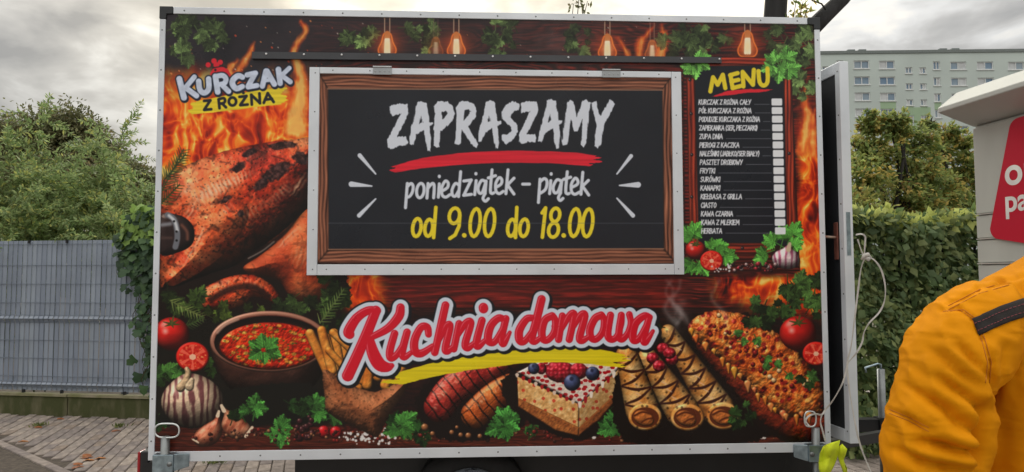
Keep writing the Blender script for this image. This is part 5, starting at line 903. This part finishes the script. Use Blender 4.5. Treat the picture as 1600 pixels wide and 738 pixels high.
# chassis
ch = MB().box((X0 + .66, .25, Z0 - .19), (X1 + .05, .33, Z0 - .005)); ch.box((X0 + .66, 1.65, Z0 - .19), (X1 + .05, 1.73, Z0 - .005))
for x in (-.8, .2, 1.1, 1.6): ch.box((x, .331, Z0 - .11), (x + .06, 1.649, Z0 - .03))
ch.build('chassis_frame', BLK, trl)
MB().box((X0 + .03, .06, Z0 - .012), (X1 - .03, 1.96, Z0 + .002)).build('floor', mat('plywood_black', (30, 27, 25), .8), trl)
wp = on_y(736, 738, .07); wx = wp[0]; wzc = .32; wr = .31
wh = MB().tube([(wx, .085, wzc), (wx, .075, wzc), (wx, .09, wzc), (wx, .24, wzc), (wx, .25, wzc)], [.19, .22, wr, wr, .2], 32).build('wheel', RUB, trl, True)
MB().tube([(wx, .066, wzc), (wx, .060, wzc), (wx, .070, wzc), (wx, .084, wzc)], [.205, .200, .178, .06], 32).build('rim', mat('rim', (120, 126, 136), .45, .5), wh, True)
MB().tube([(wx, .2, .32), (wx, 1.8, .32)], .035, 10).build('axle', BLK, trl, True)
wh2 = MB().tube([(wx, 1.70, wzc), (wx, 1.88, wzc)], .31, 28).build('wheel', RUB, trl, True)
# drawbar and jockey jack on the right
db = MB().box((X1 - .1, .93, .49), (3.4, 1.01, .57)); db.hexa([(X1, .3, .50), (X1, .36, .50), (3.0, .94, .50), (3.0, .90, .50), (X1, .3, .56), (X1, .36, .56), (3.0, .94, .56), (3.0, .90, .56)]); db.build('drawbar', BLK, trl)
jp = at(1377, 600, 4.75); jt = at(1377, 577, 4.75); jack = MB().tube([(jp[0], jp[1], .12), (jp[0], jp[1], jt[2])], .024, 12).build('jockey_jack', STEEL, trl, True)
jh = at(1352, 575, 4.75); MB().tube([(jp[0], jp[1], jt[2]), (jp[0], jp[1], jt[2] + .03), (jp[0] - .02, jp[1], jt[2] + .035), (jh[0], jp[1], jh[2]), (jh[0], jp[1] - .01, jh[2] - .03)], .007, 8).build('crank_handle', ZINC, jack, True)
MB().box((jp[0] - .04, jp[1] - .04, .47), (jp[0] + .04, jp[1] + .04, .58)).build('clamp', BLK, jack); MB().tube([(jp[0], jp[1] - .03, .09), (jp[0], jp[1] + .03, .09)], .09, 16).build('jockey_wheel', RUB, jack, True)
# corner steadies: square bracket, tube, pull pin with oval ring
def steady(px, sgn, ring_px):
    a = on_y(px, 690, -.03); x = a[0]; zb = Z0 + .01
    st = MB().tube([(x, -.035, .05), (x, -.035, zb + .12)], .021, 14).build('corner_steady', STEEL, trl, True)
    br = MB().box((x - .05, -.062, zb - .05), (x + .05, -.008, zb + .035)); br.prism([(x + sgn * .05, -.05, zb - .05), (x + sgn * .11, -.015, zb - .035), (x + sgn * .11, -.015, zb + .03), (x + sgn * .05, -.05, zb + .035)], (0, .006, 0)); br.build('bracket', ZINC, st, bevel=.006)
    MB().tube([(x + sgn * .035, -.07, zb - .01), (x + sgn * .035, -.005, zb - .01)], .012, 10).build('bolt', STEEL, st, True)
    MB().box((x - .05, -.06, .02), (x + .05, .0, .05)).build('foot', STEEL, st)
    pts = []
    for i in range(25):
        t_ = 2 * math.pi * i / 24; cx = ring_px[0] + ring_px[2] * np.sign(math.cos(t_)) * abs(math.cos(t_)) ** .6; cy = ring_px[1] + ring_px[3] * np.sign(math.sin(t_)) * abs(math.sin(t_)) ** .8; pts.append(on_y(cx, cy, -.05))
    MB().tube(pts, .0042, 6, False).build('pin_ring', mat('bright_wire', (214, 220, 222), .3, .6), st, True)
    return st
steady(259, 1, (261, 673, 19, 11)); steady(1274, -1, (1266, 655, 9, 12))
lm = on_y(222, 702, .02); rl = MB().box((X0 - .055, .02, .40), (X0 - .012, .10, Z0 + .045)).build('rear_light', BLK, trl, bevel=.008); MB().box((X0 - .070, .025, .42), (X0 - .0555, .095, Z0 + .040)).build('red_lens', mat('red_lens', (150, 26, 34), .2, 0, .1, 5), rl, bevel=.004)
MB().box((X0 - .02, .012, .40), (X0 + .10, .06, Z0 - .01)).build('light_board', BLK, trl)
# end door, ajar, seen along its edge
da = R(4.5); DM = Matrix.Translation((X1 + .012, .80, 0)) @ Matrix.Rotation(da, 4, 'Z')     # local -Y runs to the near edge
dz1 = on_y(1322, 96.5, -.05)[2]; dz0 = on_y(1342, 693, -.05)[2]; DW = .86
dr = MB().box((.008, -DW + .03, dz0 + .03), (.044, -.01, dz1 - .03), DM).build('end_door', mat('door_liner', (34, 36, 41), .5, 0, .1, 3), trl)
for a, b in (((0, -DW, dz0), (.052, -DW + .045, dz1)), ((0, -DW + .046, dz1 - .06), (.052, -.05, dz1)), ((0, -DW + .046, dz0), (.052, -.05, dz0 + .065)), ((0, -.049, dz0), (.052, 0, dz1))):
    MB().box(a, b, DM).build('door_profile', ALU, dr, bevel=.003)
hz = on_y(1330, 370, -.05)[2]
MB().box((-.008, -DW + .048, hz - .12), (-.0005, -DW + .085, hz + .08), DM).build('lock_plate', mat('brown_steel', (112, 66, 56), .55, .2, .25, 20), dr, bevel=.004)
MB().box((.014, -DW - .002, hz - .1), (.036, -DW - .0003, hz + .13), DM).build('lock_face', ZINC, dr)
MB().tube([tuple(DM @ Vector((.06, -DW + .06, hz))), tuple(DM @ Vector((-.03, -DW + .062, hz))), tuple(DM @ Vector((-.10, -DW + .075, hz + .006))), tuple(DM @ Vector((-.13, -DW + .08, hz + .004)))], .007, 8).build('door_handle', mat('worn_handle', (190, 176, 160), .35, .6, .4, 30, col2=(140, 70, 52)), dr, True)
mb = MB()
for z in np.linspace(dz0 + .06, dz1 - .05, 9): mb.dome(tuple(DM @ Vector((-.0006, -DW + .02, z))), .005, (-1, 0, 0))
mb.build('rivets', STEEL, dr, True)['kind'] = 'stuff'

# ---------------------------------------------------------------- straps and cloth on the corner
def ribbon(pts, w, mats_, name, label, cat, tw=0.6):
    p = [np.array(q) for q in pts]; out = []
    for i in range(len(p) - 1):
        a, b, c, d = p[max(i - 1, 0)], p[i], p[i + 1], p[min(i + 2, len(p) - 1)]
        for t_ in np.arange(6) / 6.: out.append(.5 * ((2 * b) + (c - a) * t_ + (2 * a - 5 * b + 4 * c - d) * t_ ** 2 + (3 * b - a - 3 * c + d) * t_ ** 3))
    out.append(p[-1]); mb = MB(); v = []
    for i, q in enumerate(out):
        t_ = out[min(i + 1, len(out) - 1)] - out[max(i - 1, 0)]; t_ /= np.linalg.norm(t_) + 1e-9; s_ = np.cross(t_, V(0, 1, 0)); s_ /= np.linalg.norm(s_) + 1e-9; a = tw * math.sin(i * .35); s_ = s_ * math.cos(a) + V(0, 1, 0) * math.sin(a); nn = np.cross(s_, t_)
        for du, dn in ((-1, -1), (1, -1), (1, 1), (-1, 1)): v.append(q + s_ * w * .5 * du + nn * .0006 * dn)
    n = len(out); f = [(4 * i + k, 4 * i + (k + 1) % 4, 4 * i + 4 + (k + 1) % 4, 4 * i + 4 + k) for i in range(n - 1) for k in range(4)]; mb.add(v, f); return mb
TAPE = mat('white_tape', (214, 212, 208), .5, 0, .1, 30, trans=.25)
kd_ = 3.55
st = empty('tie_strap', tuple(at(1351, 402, kd_)), 'thin white tape knotted round the open door handle and tied to the trailer corner', 'strap')
S1_ = [(1337, 367), (1346, 366), (1352, 371), (1351, 388), (1351, 400)]; S2_ = [(1340, 374), (1346, 392), (1351, 402)]
S3_ = [(1352, 402), (1364, 405), (1376, 420), (1383, 446), (1382, 470), (1374, 488), (1358, 505), (1350, 520), (1347, 535), (1338, 552), (1326, 566), (1322, 580), (1316, 600), (1302, 625), (1290, 640), (1284, 648), (1274, 647), (1264, 650), (1259, 658), (1266, 667)]
S4_ = [(1351, 404), (1345, 422), (1340, 460), (1335, 500), (1330, 540), (1324, 568), (1326, 600), (1334, 650), (1341, 684), (1350, 712), (1364, 745)]
S5_ = [(1284, 648), (1282, 660), (1285, 672), (1290, 690)]
def dd(px): return 3.56 if px > 1300 else 3.60
for S in (S1_, S2_, S3_, S4_, S5_): ribbon([at(x, y, dd(x)) for x, y in S],   .0085, TAPE, '', '', '').build('tape', TAPE, st)
kn = MB(); kc = at(1352, 402, 3.545)
kn.tube([kc + V(-.02, 0, -.012), kc + V(-.01, -.012, .008), kc + V(.01, -.004, .012), kc + V(.024, .004, -.002), kc + V(.01, -.012, -.012), kc + V(-.016, -.004, .004)], [.005, .011, .012, .011, .011, .006], 8); kn.build('knot', TAPE, st, True)
def cloth(outline, name, dep, bend, m, parent):
    c = np.mean(outline, axis=0); n = len(outline); v = []; f = []; R_ = 5
    for r_ in range(R_ + 1):
        for (x, y) in outline:
            q = c + (np.array([x, y]) - c) * (r_ / R_); v.append(at(q[0], q[1], dep + bend * math.sin((q[0] - c[0]) * .28 + (q[1]) * .06) + .012 * math.cos(q[1] * .21)))
    for r_ in range(R_):
        for k in range(n): f.append((r_ * n + k, r_ * n + (k + 1) % n, (r_ + 1) * n + (k + 1) % n, (r_ + 1) * n + k))
    o = MB().add(v, f).build(name, m, parent, True); md = o.modifiers.new('thick', 'SOLIDIFY'); md.thickness = .003; return o
HV = mat('hi_vis', (206, 222, 30), .75, 0, .12, 14, .3, 300); cl_ = empty('hi_vis_cloth', tuple(at(1300, 700, 3.56)), 'fluorescent yellow cloth hanging from the trailer lower right corner', 'cloth')
cloth([(1286, 698), (1292, 695), (1299, 692), (1305, 690), (1312, 688), (1311, 697), (1310, 706), (1308, 717), (1304, 726), (1300, 733), (1294, 742), (1289, 746), (1284, 742), (1280, 734), (1279, 722), (1281, 708)], 'front_fold', 3.55, .02, HV, cl_); cloth([(1309, 700), (1316, 694), (1323, 702), (1320, 712), (1318, 722), (1324, 732), (1323, 744), (1317, 738), (1312, 722), (1309, 710)], 'back_fold', 3.58, .02, HV, cl_)

# ---------------------------------------------------------------- parcel locker
LG = mat('locker_grey', (184, 188, 183), .45, 0, .09, 5, .04, 30, stretch=(1, 1, .18)); LR = mat('locker_red', (196, 26, 54), .4, 0, .05, 3); LW = mat('locker_white', (232, 232, 230), .5)
dA = 3.25; lA = at(1529, 433, dA); lB = at(1600, 433, dA / 1.080); lu = (lB - lA) * V(1, 1, 0); lu /= np.linalg.norm(lu); ln = V(-lu[1], lu[0], 0)
if ln @ (CAM - lA) < 0: ln = -ln
lA[2] = 0; lk = empty('parcel_locker', tuple(lA), 'grey parcel locker with a red sign and overhanging canopy at right edge', 'parcel locker')
def lp(s, o_, z): return lA + lu * s + ln * o_ + V(0, 0, z)
def lslab(s0, s1, z0, z1, o0, o1): return MB().hexa([lp(s0, o1, z0), lp(s1, o1, z0), lp(s1, o0, z0), lp(s0, o0, z0), lp(s0, o1, z1), lp(s1, o1, z1), lp(s1, o0, z1), lp(s0, o0, z1)])
def lz(px, py):                                        # hit of an image point with the locker front: (along, height)
    r = ray(px, py); t_ = ((lA - CAM) @ ln) / (r @ ln); q = CAM + r * t_; return (q - lA) @ lu, q[2]
ztop_l = lz(1530, 196)[1]; LWD = 2.4
lslab(.004, LWD, .08, ztop_l, -.6, -.012).build('cabinet', LG, lk)
zs = [ztop_l - .003] + [lz(1530, y)[1] for y in (336, 374.5, 413)] ; hh = zs[2] - zs[3]
while zs[-1] > .25: zs.append(zs[-1] - hh)
for i in range(len(zs) - 1):
    lslab(.0, LWD, zs[i + 1] + .007, zs[i] - .005, -.011, .0).build('compartment_door', LG, lk, bevel=.003)
    if i: lslab(.002, LWD, zs[i] + .0, zs[i] + .004, -.011, .006).build('door_lip', mat('lip', (214, 214, 210), .4, .3), lk)
lslab(0, LWD, 0, .08, -.58, -.03).build('base', BLK, lk)
# canopy: sloped fascia, soffit
c0 = lz(1532, 178); fo = .05
while to_px(lp(-.02, fo, 2.2))[0] > 1467 and fo < .6: fo += .005
def lzo(px, py, o_): r = ray(px, py); t_ = ((lA + ln * o_ - CAM) @ ln) / (r @ ln); q = CAM + r * t_; return (q - lA) @ lu, q[2]
s_l, z_l = lzo(1466, 176.5, fo); s_t, z_t = lzo(1480, 150, fo - .10)
prf = [(-.62, ztop_l + .005), (-.02, ztop_l + .005), (fo, z_l), (fo, z_l + .022), (fo - .10, z_t), (-.62, z_t + .04)]
s_l = -.02
mb = MB(); mb.prism([lp(s_l, o_, z) for o_, z in prf], lu * 1.1); mb.build('canopy', mat('canopy', (184, 187, 184), .45, .1, .05, 3), lk, bevel=.004)
mb = MB(); mb.prism([lp(s_l + 1.106, o_, z) for o_, z in prf], lu * 1.5); mb.build('canopy', mat('canopy', (184, 187, 184), .45, .1, .05, 3), lk, bevel=.004)
# red sign with rounded corners, lettering cut off by the picture edge
cor = [lz(1576, 189), lz(1600, 186), lz(1600, 384), lz(1551, 375)]; a, b, c, d = cor
poly = []
def arc(cx, cz, r, a0, a1):
    for i in range(6): t_ = R(a0 + (a1 - a0) * i / 5); poly.append((cx + r * math.cos(t_), cz + r * math.sin(t_)))
r_ = .05; arc(d[0] + r_, d[1] + r_, r_, 250, 180); arc(a[0] + r_ + .01, a[1] - r_, r_, 172, 90)
se = .85; kz = (se - d[0]) / (c[0] - d[0]); poly += [(se, a[1] + .02), (se, d[1] + (c[1] - d[1]) * min(kz, 4))]
mb = MB(); mb.prism([lp(s_, .0068, z) for s_, z in poly], ln * .004); sign = mb.build('red_sign', LR, lk)
def letters(txt, px, py0, py1, name):
    cu = bpy.data.curves.new(name, 'FONT'); cu.body = txt; cu.offset = .022; ob = bpy.data.objects.new(name, cu); COL.objects.link(ob); bpy.context.view_layer.update(); dg = bpy.context.evaluated_depsgraph_get(); me = bpy.data.meshes.new_from_object(ob.evaluated_get(dg)); bpy.data.objects.remove(ob)
    s0, z1 = lz(px, py0); _, z0 = lz(px, py1); co = np.array([v.co[:] for v in me.vertices]); xh = .54; k = (z1 - z0) / xh
    mb = MB(); mb.add([lp(s0 + (p[0] - co[:, 0].min()) * k, .0118, z0 + p[1] * k) for p in co], [tuple(q.vertices) for q in me.polygons]); return mb.build(name, LW, sign)
letters('or', 1573, 257, 290, 'lettering'); letters('pa', 1574, 305, 331, 'lettering')

# ---------------------------------------------------------------- fallen leaves on the paving
FL = leafmats('fallen_leaf', ((170, 112, 62), (150, 92, 54), (128, 84, 60)), .1)
for i, (px, py) in enumerate(((128, 714), (136, 712), (143, 713), (132, 719), (122, 726), (128, 728), (150, 716), (60, 668), (186, 672), (30, 690), (95, 655))):
    q = on_z(px, py, .008); o = leaf_mesh('fallen_leaf', np.array([[0., 0, 0]]), np.array([[math.cos(i * 2.1), math.sin(i * 2.1), .08]]), np.array([[.1, .1, 1.]]), .085, .07, FL, [i % 3], None, True); o.location = q
    lab = ('tan leaf at the top left of the small leaf heap on the paving', 'largest tan leaf in the middle of the small leaf heap on the paving', 'brown leaf at the right end of the small leaf heap', 'dark leaf just under the middle of the small leaf heap', 'leftmost brown leaf below the small leaf heap on the paving', 'lowest brown leaf of the small leaf heap on the paving', 'brown leaf set apart right of the small leaf heap', 'single brown leaf lying near the mossy plinth', 'dry leaf on the paving just left of the trailer wall', 'lone leaf on the paving at the far left', 'curled leaf at the foot of the plinth')[i]
    tag(o, lab, 'leaf', 'fallen leaves')

# two weed tufts in the joints
WG = leafmats('weed', ((96, 112, 60), (120, 128, 74)), .3)
for (px, py, lab) in ((61, 667, 'small green weed tuft growing in the paving joint at left'), (186, 668, 'little weed tuft in the paving joint near the trailer edge'), (336, 724, 'mossy weed tuft on the paving under the trailer edge')):
    q = on_z(px, py, 0.); m = 40; P = nr.normal(size=(m, 3)) * V(.035, .035, 0); D = unit(m) * .7 + V(0, 0, .9); o = leaf_mesh('weed_tuft', P, D, unit(m), .035 + .03 * nr.rand(m), .012, WG, nr.choice(2, m)); o.location = q; tag(o, lab, 'weed', 'weeds in the paving')

# ---------------------------------------------------------------- person in an orange jacket, seen from behind at the right edge
from mathutils import noise as mnoise
PD = 1.34
hx = V(RGT[0], RGT[1], 0); hx /= np.linalg.norm(hx); hy = V(-hx[1], hx[0], 0)      # person's left-right and forward axes
pc = at(1722, 433, PD + .10); pc[2] = 0
per = empty('person', tuple(pc), 'person in a padded orange work jacket with a black shoulder band, seen from behind', 'person')
def pp(x, y, z): return pc + hx * x + hy * y + V(0, 0, z)
def loft(mb, rings, n=28):                              # rings: centre (x, y, z), half width, half depth, power
    o = len(mb.v)
    for (x, y, z, a, b) in rings:
        for k in range(n):
            t_ = 2 * math.pi * k / n; c, s_ = math.cos(t_), math.sin(t_); mb.v.append(tuple(pp(x + a * np.sign(c) * abs(c) ** .8, y + b * np.sign(s_) * abs(s_) ** .8, z)))
    for i in range(len(rings) - 1):
        for k in range(n): mb.f.append((o + i * n + k, o + i * n + (k + 1) % n, o + (i + 1) * n + (k + 1) % n, o + (i + 1) * n + k))
    mb.f.append(tuple(o + k for k in range(n))[::-1]); mb.f.append(tuple(o + (len(rings) - 1) * n + k for k in range(n)))
def sc(px, py, d): return at(px, py, d)
kk = PD / 1109.
jk = MB(); loft(jk, [(0, 0, .80, .26, .18), (0, 0, .95, .265, .185), (0, 0, 1.12, .27, .18), (0, 0, 1.30, .28, .17), (0, 0, 1.40, .285, .16), (0, .005, 1.465, .265, .14), (0.005, .01, 1.515, .215, .125), (.02, .02, 1.558, .14, .105), (.035, .03, 1.60, .088, .092), (.04, .035, 1.65, .08, .088)])
left = [(1560, 488, PD + .06, 58), (1522, 512, PD + .02, 70), (1490, 556, PD, 71), (1472, 606, PD - .01, 67), (1458, 660, PD - .02, 69), (1455, 715, PD - .02, 71), (1462, 768, PD, 68), (1490, 810, PD + .06, 60), (1530, 826, PD + .15, 54), (1580, 828, PD + .24, 48), (1620, 826, PD + .30, 42)]
lp_ = [sc(x, y, d) for x, y, d, r_ in left]; jk.tube(lp_, [r_ * kk for *_, r_ in left], 24)
mir = lambda q: pc + hx * (-((q - pc) @ hx)) + hy * ((q - pc) @ hy) + V(0, 0, q[2])
jk.tube([mir(q) for q in lp_], [r_ * kk for *_, r_ in left], 24)
def fabric():
    m = mat('orange_fabric', (208, 133, 2), .8, 0, .1, 7, .2, 900, spec=.12); t = m.node_tree; bn = [n for n in t.nodes if n.type == 'BUMP'][0]; tcn = [n for n in t.nodes if n.type == 'TEX_COORD'][0]
    mp = t.nodes.new('ShaderNodeMapping'); mp.inputs['Rotation'].default_value = (0, .6, 0); mp.inputs['Scale'].default_value = (9, 9, 34); t.links.new(tcn.outputs['Object'], mp.inputs[0]); nz = t.nodes.new('ShaderNodeTexNoise'); nz.inputs['Scale'].default_value = 1; nz.inputs['Detail'].default_value = 4; nz.inputs['Distortion'].default_value = .8; nz.noise_type = 'RIDGED_MULTIFRACTAL'; t.links.new(mp.outputs[0], nz.inputs['Vector'])
    b2 = t.nodes.new('ShaderNodeBump'); b2.inputs['Strength'].default_value = .5; b2.inputs['Distance'].default_value = .009; t.links.new(nz.outputs[0], b2.inputs['Height']); t.links.new(b2.outputs[0], bn.inputs['Normal']); return m
fabric()
jo = jk.build('jacket', mat('orange_fabric', (212, 132, 6), .6, 0, .08, 9, .12, 900, spec=.35), per)
rm = jo.modifiers.new('remesh', 'REMESH'); rm.mode = 'VOXEL'; rm.voxel_size = .0052; rm.use_smooth_shade = True
sm_ = jo.modifiers.new('smooth', 'SMOOTH'); sm_.factor = .6; sm_.iterations = 18
bpy.context.view_layer.update(); dg = bpy.context.evaluated_depsgraph_get(); me = bpy.data.meshes.new_from_object(jo.evaluated_get(dg)); jo.modifiers.clear(); old = jo.data; jo.data = me; bpy.data.meshes.remove(old); me.name = 'jacket'
if not me.materials: me.materials.append(MATS['orange_fabric'])
nv = len(me.vertices); co = np.empty(nv * 3, np.float32); me.vertices.foreach_get('co', co); co = co.reshape(-1, 3).astype(float); no = np.empty(nv * 3, np.float32); me.vertices.foreach_get('normal', no); no = no.reshape(-1, 3)
d_ = co - CAM; wz = d_ @ FWD; SX = 800 + 1109 * (d_ @ RGT) / wz; SY = 369 - 1109 * (d_ @ UPV) / wz
def seg(ax, ay, bx, by):
    ex, ey = bx - ax, by - ay; t_ = np.clip(((SX - ax) * ex + (SY - ay) * ey) / (ex * ex + ey * ey), 0, 1); return np.hypot(SX - ax - ex * t_, SY - ay - ey * t_), t_
dist = np.full(nv, 9.)
for a_, b_ in zip(lp_[:-1], lp_[1:]):
    e_ = b_ - a_; t_ = np.clip(((co - a_) @ e_) / (e_ @ e_), 0, 1); dist = np.minimum(dist, np.linalg.norm(co - a_ - t_[:, None] * e_, axis=1))
arm = np.clip(1.6 - dist / (78 * kk), 0, 1) ; dsp = np.zeros(nv)
def nz3(p, sc_): return np.array([mnoise.noise(Vector(q) * sc_) for q in p])
vis = SX < 1800
ca, sa = math.cos(.62), math.sin(.62)
U = (SX * ca + SY * sa) / 1000.; W_ = (-SX * sa + SY * ca) / 1000.; dep_ = wz
q = np.stack([U * 7, W_ * 24 + .9 * np.sin(U * 14), dep_ * 8], 1); r1 = 1 - np.abs(nz3(q, 1.)) * 2
q2 = np.stack([U * 14, W_ * 46, dep_ * 14], 1); r2 = 1 - np.abs(nz3(q2, 1.)) * 2
dsp += arm * (.0085 * (np.clip(r1, 0, 1) ** 2.2 - .35) + .0035 * (np.clip(r2, 0, 1) ** 1.5 - .4))
q3 = np.stack([SX / 1000 * 16, SY / 1000 * 5, dep_ * 6], 1); r3 = nz3(q3, 1.); dsp += (1 - arm) * .007 * r3 * np.clip((SY - 480) / 90, 0, 1)
dsp += .002 * nz3(co, 9.)
for ax, ay, bx, by, w, dp in ((1440, 688, 1528, 708, 9, .014), (1462, 628, 1530, 690, 10, .009), (1418, 604, 1480, 640, 9, .007), (1470, 590, 1530, 640, 9, .008), (1452, 545, 1520, 600, 10, .006), (1405, 650, 1450, 676, 8, .007), (1430, 720, 1510, 735, 9, .008), (1545, 560, 1552, 640, 9, .008), (1528, 640, 1526, 735, 11, .016), (1400, 700, 1440, 722, 8, .006), (1500, 540, 1540, 590, 8, .006), (1568, 545, 1560, 620, 8, .005)):
    dd_, t_ = seg(ax, ay, bx, by); fade = np.sin(np.pi * np.clip(t_ * .9 + .05, 0, 1)) ** .6; dsp += 1.6 * (-dp * np.exp(-(dd_ / (w * .62)) ** 2) + .55 * dp * np.exp(-((dd_ - 1.9 * w) / (1.1 * w)) ** 2)) * fade
for pts in ([(1472, 486), (1500, 482), (1520, 498), (1534, 530), (1545, 566), (1540, 610), (1528, 650)], [(1478, 478), (1530, 452), (1600, 432), (1680, 415)], [(1388, 640), (1420, 652), (1460, 672)]):
    for (ax, ay), (bx, by) in zip(pts[:-1], pts[1:]): dd_, t_ = seg(ax, ay, bx, by); dsp += -.0035 * np.exp(-(dd_ / 3.2) ** 2) + .0012 * np.exp(-((dd_ - 7) / 4) ** 2)
co2 = co + no * (dsp * vis)[:, None]; me.vertices.foreach_set('co', co2.reshape(-1).astype(np.float32)); me.update()
for p_ in me.polygons: p_.use_smooth = True
# black band across the yoke: lies on the cloth
from mathutils.bvhtree import BVHTree
bvh = BVHTree.FromPolygons([Vector(v) for v in co2], [tuple(p_.vertices) for p_ in me.polygons])
top_ = [(1519, 499), (1560, 480), (1610, 463), (1680, 449), (1724, 446), (1768, 449), (1838, 463), (1888, 480), (1929, 499)]; bot_ = [(1529, 525), (1567, 507), (1612, 491), (1680, 477), (1724, 474), (1768, 477), (1836, 491), (1881, 507), (1919, 525)]
NU, NVb = 64, 7; bv = []; lastp = None
for i in range(NU + 1):
    u = i / NU * (len(top_) - 1); k = min(int(u), len(top_) - 2); fr = u - k
    for j in range(NVb + 1):
        a_ = np.array(top_[k]) * (1 - fr) + np.array(top_[k + 1]) * fr; b_ = np.array(bot_[k]) * (1 - fr) + np.array(bot_[k + 1]) * fr; q_ = a_ + (b_ - a_) * j / NVb; r_ = Vector(ray(q_[0], q_[1])).normalized()
        hit, nn, _, _ = bvh.ray_cast(Vector(CAM), r_); lastp = np.array(hit + nn * .0032) if hit is not None else (lastp if lastp is not None else at(q_[0], q_[1], PD)); bv.append(lastp)
bf = [(i * (NVb + 1) + j, (i + 1) * (NVb + 1) + j, (i + 1) * (NVb + 1) + j + 1, i * (NVb + 1) + j + 1) for i in range(NU) for j in range(NVb)]
band = MB().add(bv, bf).build('shoulder_band', mat('black_webbing', (24, 18, 18), .8, 0, .2, 30, .3, 700), per, True); md = band.modifiers.new('thick', 'SOLIDIFY'); md.thickness = .003
st_ = MB()
for j in (2, 5):
    for i in range(0, NU, 1): a_ = bv[i * (NVb + 1) + j] - FWD * .0022; b_ = bv[(i + 1) * (NVb + 1) + j] - FWD * .003; st_.tube([a_, a_ + (b_ - a_) * .6], .0006, 4)
st_.build('stitching', mat('stitch', (120, 54, 62), .8), band)['kind'] = 'stuff'
SEAM = mat('seam_thread', (176, 102, 6), .7)
def seam(pts, r_=.0008):
    out = []
    for (ax, ay), (bx, by) in zip(pts[:-1], pts[1:]):
        for t_ in np.arange(6) / 6.:
            h_, nn, _, _ = bvh.ray_cast(Vector(CAM), Vector(ray(ax + (bx - ax) * t_, ay + (by - ay) * t_)).normalized())
            if h_ is not None and (not out or np.linalg.norm(np.array(h_) - out[-1]) < .05): out.append(np.array(h_ + nn * .0004))
    if len(out) > 2: MB().tube(out, r_, 5).build('seam', SEAM, per, True)
for off in (0, 6):
    seam([(1474 + off, 487), (1500 + off, 484), (1519 + off, 498), (1533 + off, 530), (1543 + off, 566), (1539 + off, 605)]); seam([(1482, 478 + off), (1530, 453 + off), (1600, 433 + off), (1680, 417 + off)]); seam([(1390, 640 + off), (1420, 652 + off), (1458, 672 + off)])
# trousers, shoes
tr_m = mat('navy_trousers', (44, 48, 60), .85, 0, .15, 6); tb = MB()
loft(tb, [(0, 0, .74, .20, .14), (0, 0, .86, .215, .15), (0, 0, .97, .21, .145)])
for sg in (-1, 1): loft(tb, [(sg * .11, .01, .07, .065, .075), (sg * .11, .01, .30, .075, .08), (sg * .105, .01, .50, .085, .09), (sg * .10, 0, .70, .105, .12), (sg * .098, 0, .82, .108, .135)])
tb.build('trousers', tr_m, per, True)
for sg in (-1, 1): sh = MB(); loft(sh, [(sg * .115, .07, .0, .055, .14), (sg * .115, .07, .03, .055, .14), (sg * .115, .05, .07, .05, .11), (sg * .112, .015, .11, .045, .06)], 16); sh.build('shoe', RUB, per, True)
# head, neck and hands (one skin mesh), hair
sk = MB(); loft(sk, [(.04, .035, 1.60, .058, .062), (.04, .04, 1.66, .058, .064), (.04, .06, 1.69, .062, .080), (.04, .065, 1.73, .072, .095), (.04, .062, 1.78, .077, .100), (.04, .055, 1.83, .074, .098), (.04, .048, 1.87, .056, .078), (.04, .045, 1.89, .025, .035)], 20)
loft(sk, [(.04, .158, 1.735, .016, .018), (.04, .163, 1.755, .014, .016), (.04, .155, 1.785, .009, .012)], 8)
for sg in (-1, 1):
    sk.tube([pp(.04 + sg * .074, .05, 1.735), pp(.04 + sg * .084, .045, 1.755), pp(.04 + sg * .085, .042, 1.785), pp(.04 + sg * .076, .055, 1.795)], [.008, .012, .012, .007], 8)
    w0 = lp_[-1] if sg < 0 else mir(lp_[-1]); inward = hx * (-sg); sk.tube([w0 - hy * .02, w0 + hy * .03 + inward * .02, w0 + hy * .06 + inward * .05, w0 + hy * .07 + inward * .08], [.030, .034, .040, .034], 10)
    for j in range(4): b0 = w0 + hy * (.075 + .004 * j) + inward * .09 + V(0, 0, .028 - .018 * j); L_ = (.07, .08, .075, .058)[j]; sk.tube([b0 - inward * .02, b0 + inward * L_ * .5, b0 + inward * L_ * .85 - hy * .015, b0 + inward * L_ * .95 - hy * .035], [.0095, .009, .0085, .007], 8)
    sk.tube([w0 + hy * .055 + inward * .03 + V(0, 0, .03), w0 + hy * .06 + inward * .06 + V(0, 0, .055), w0 + hy * .055 + inward * .09 + V(0, 0, .055)], [.013, .011, .008], 8)
sk.build('body', mat('skin', (196, 148, 122), .55, 0, .08, 8), per, True)
hr = MB(); loft(hr, [(.04, .030, 1.70, .070, .066), (.04, .040, 1.76, .082, .090), (.04, .050, 1.82, .083, .103), (.04, .045, 1.87, .068, .088), (.04, .042, 1.905, .030, .040)], 20); hr.build('hair', mat('dark_hair', (48, 40, 34), .8, 0, .3, 40, .5, 200), per, True)
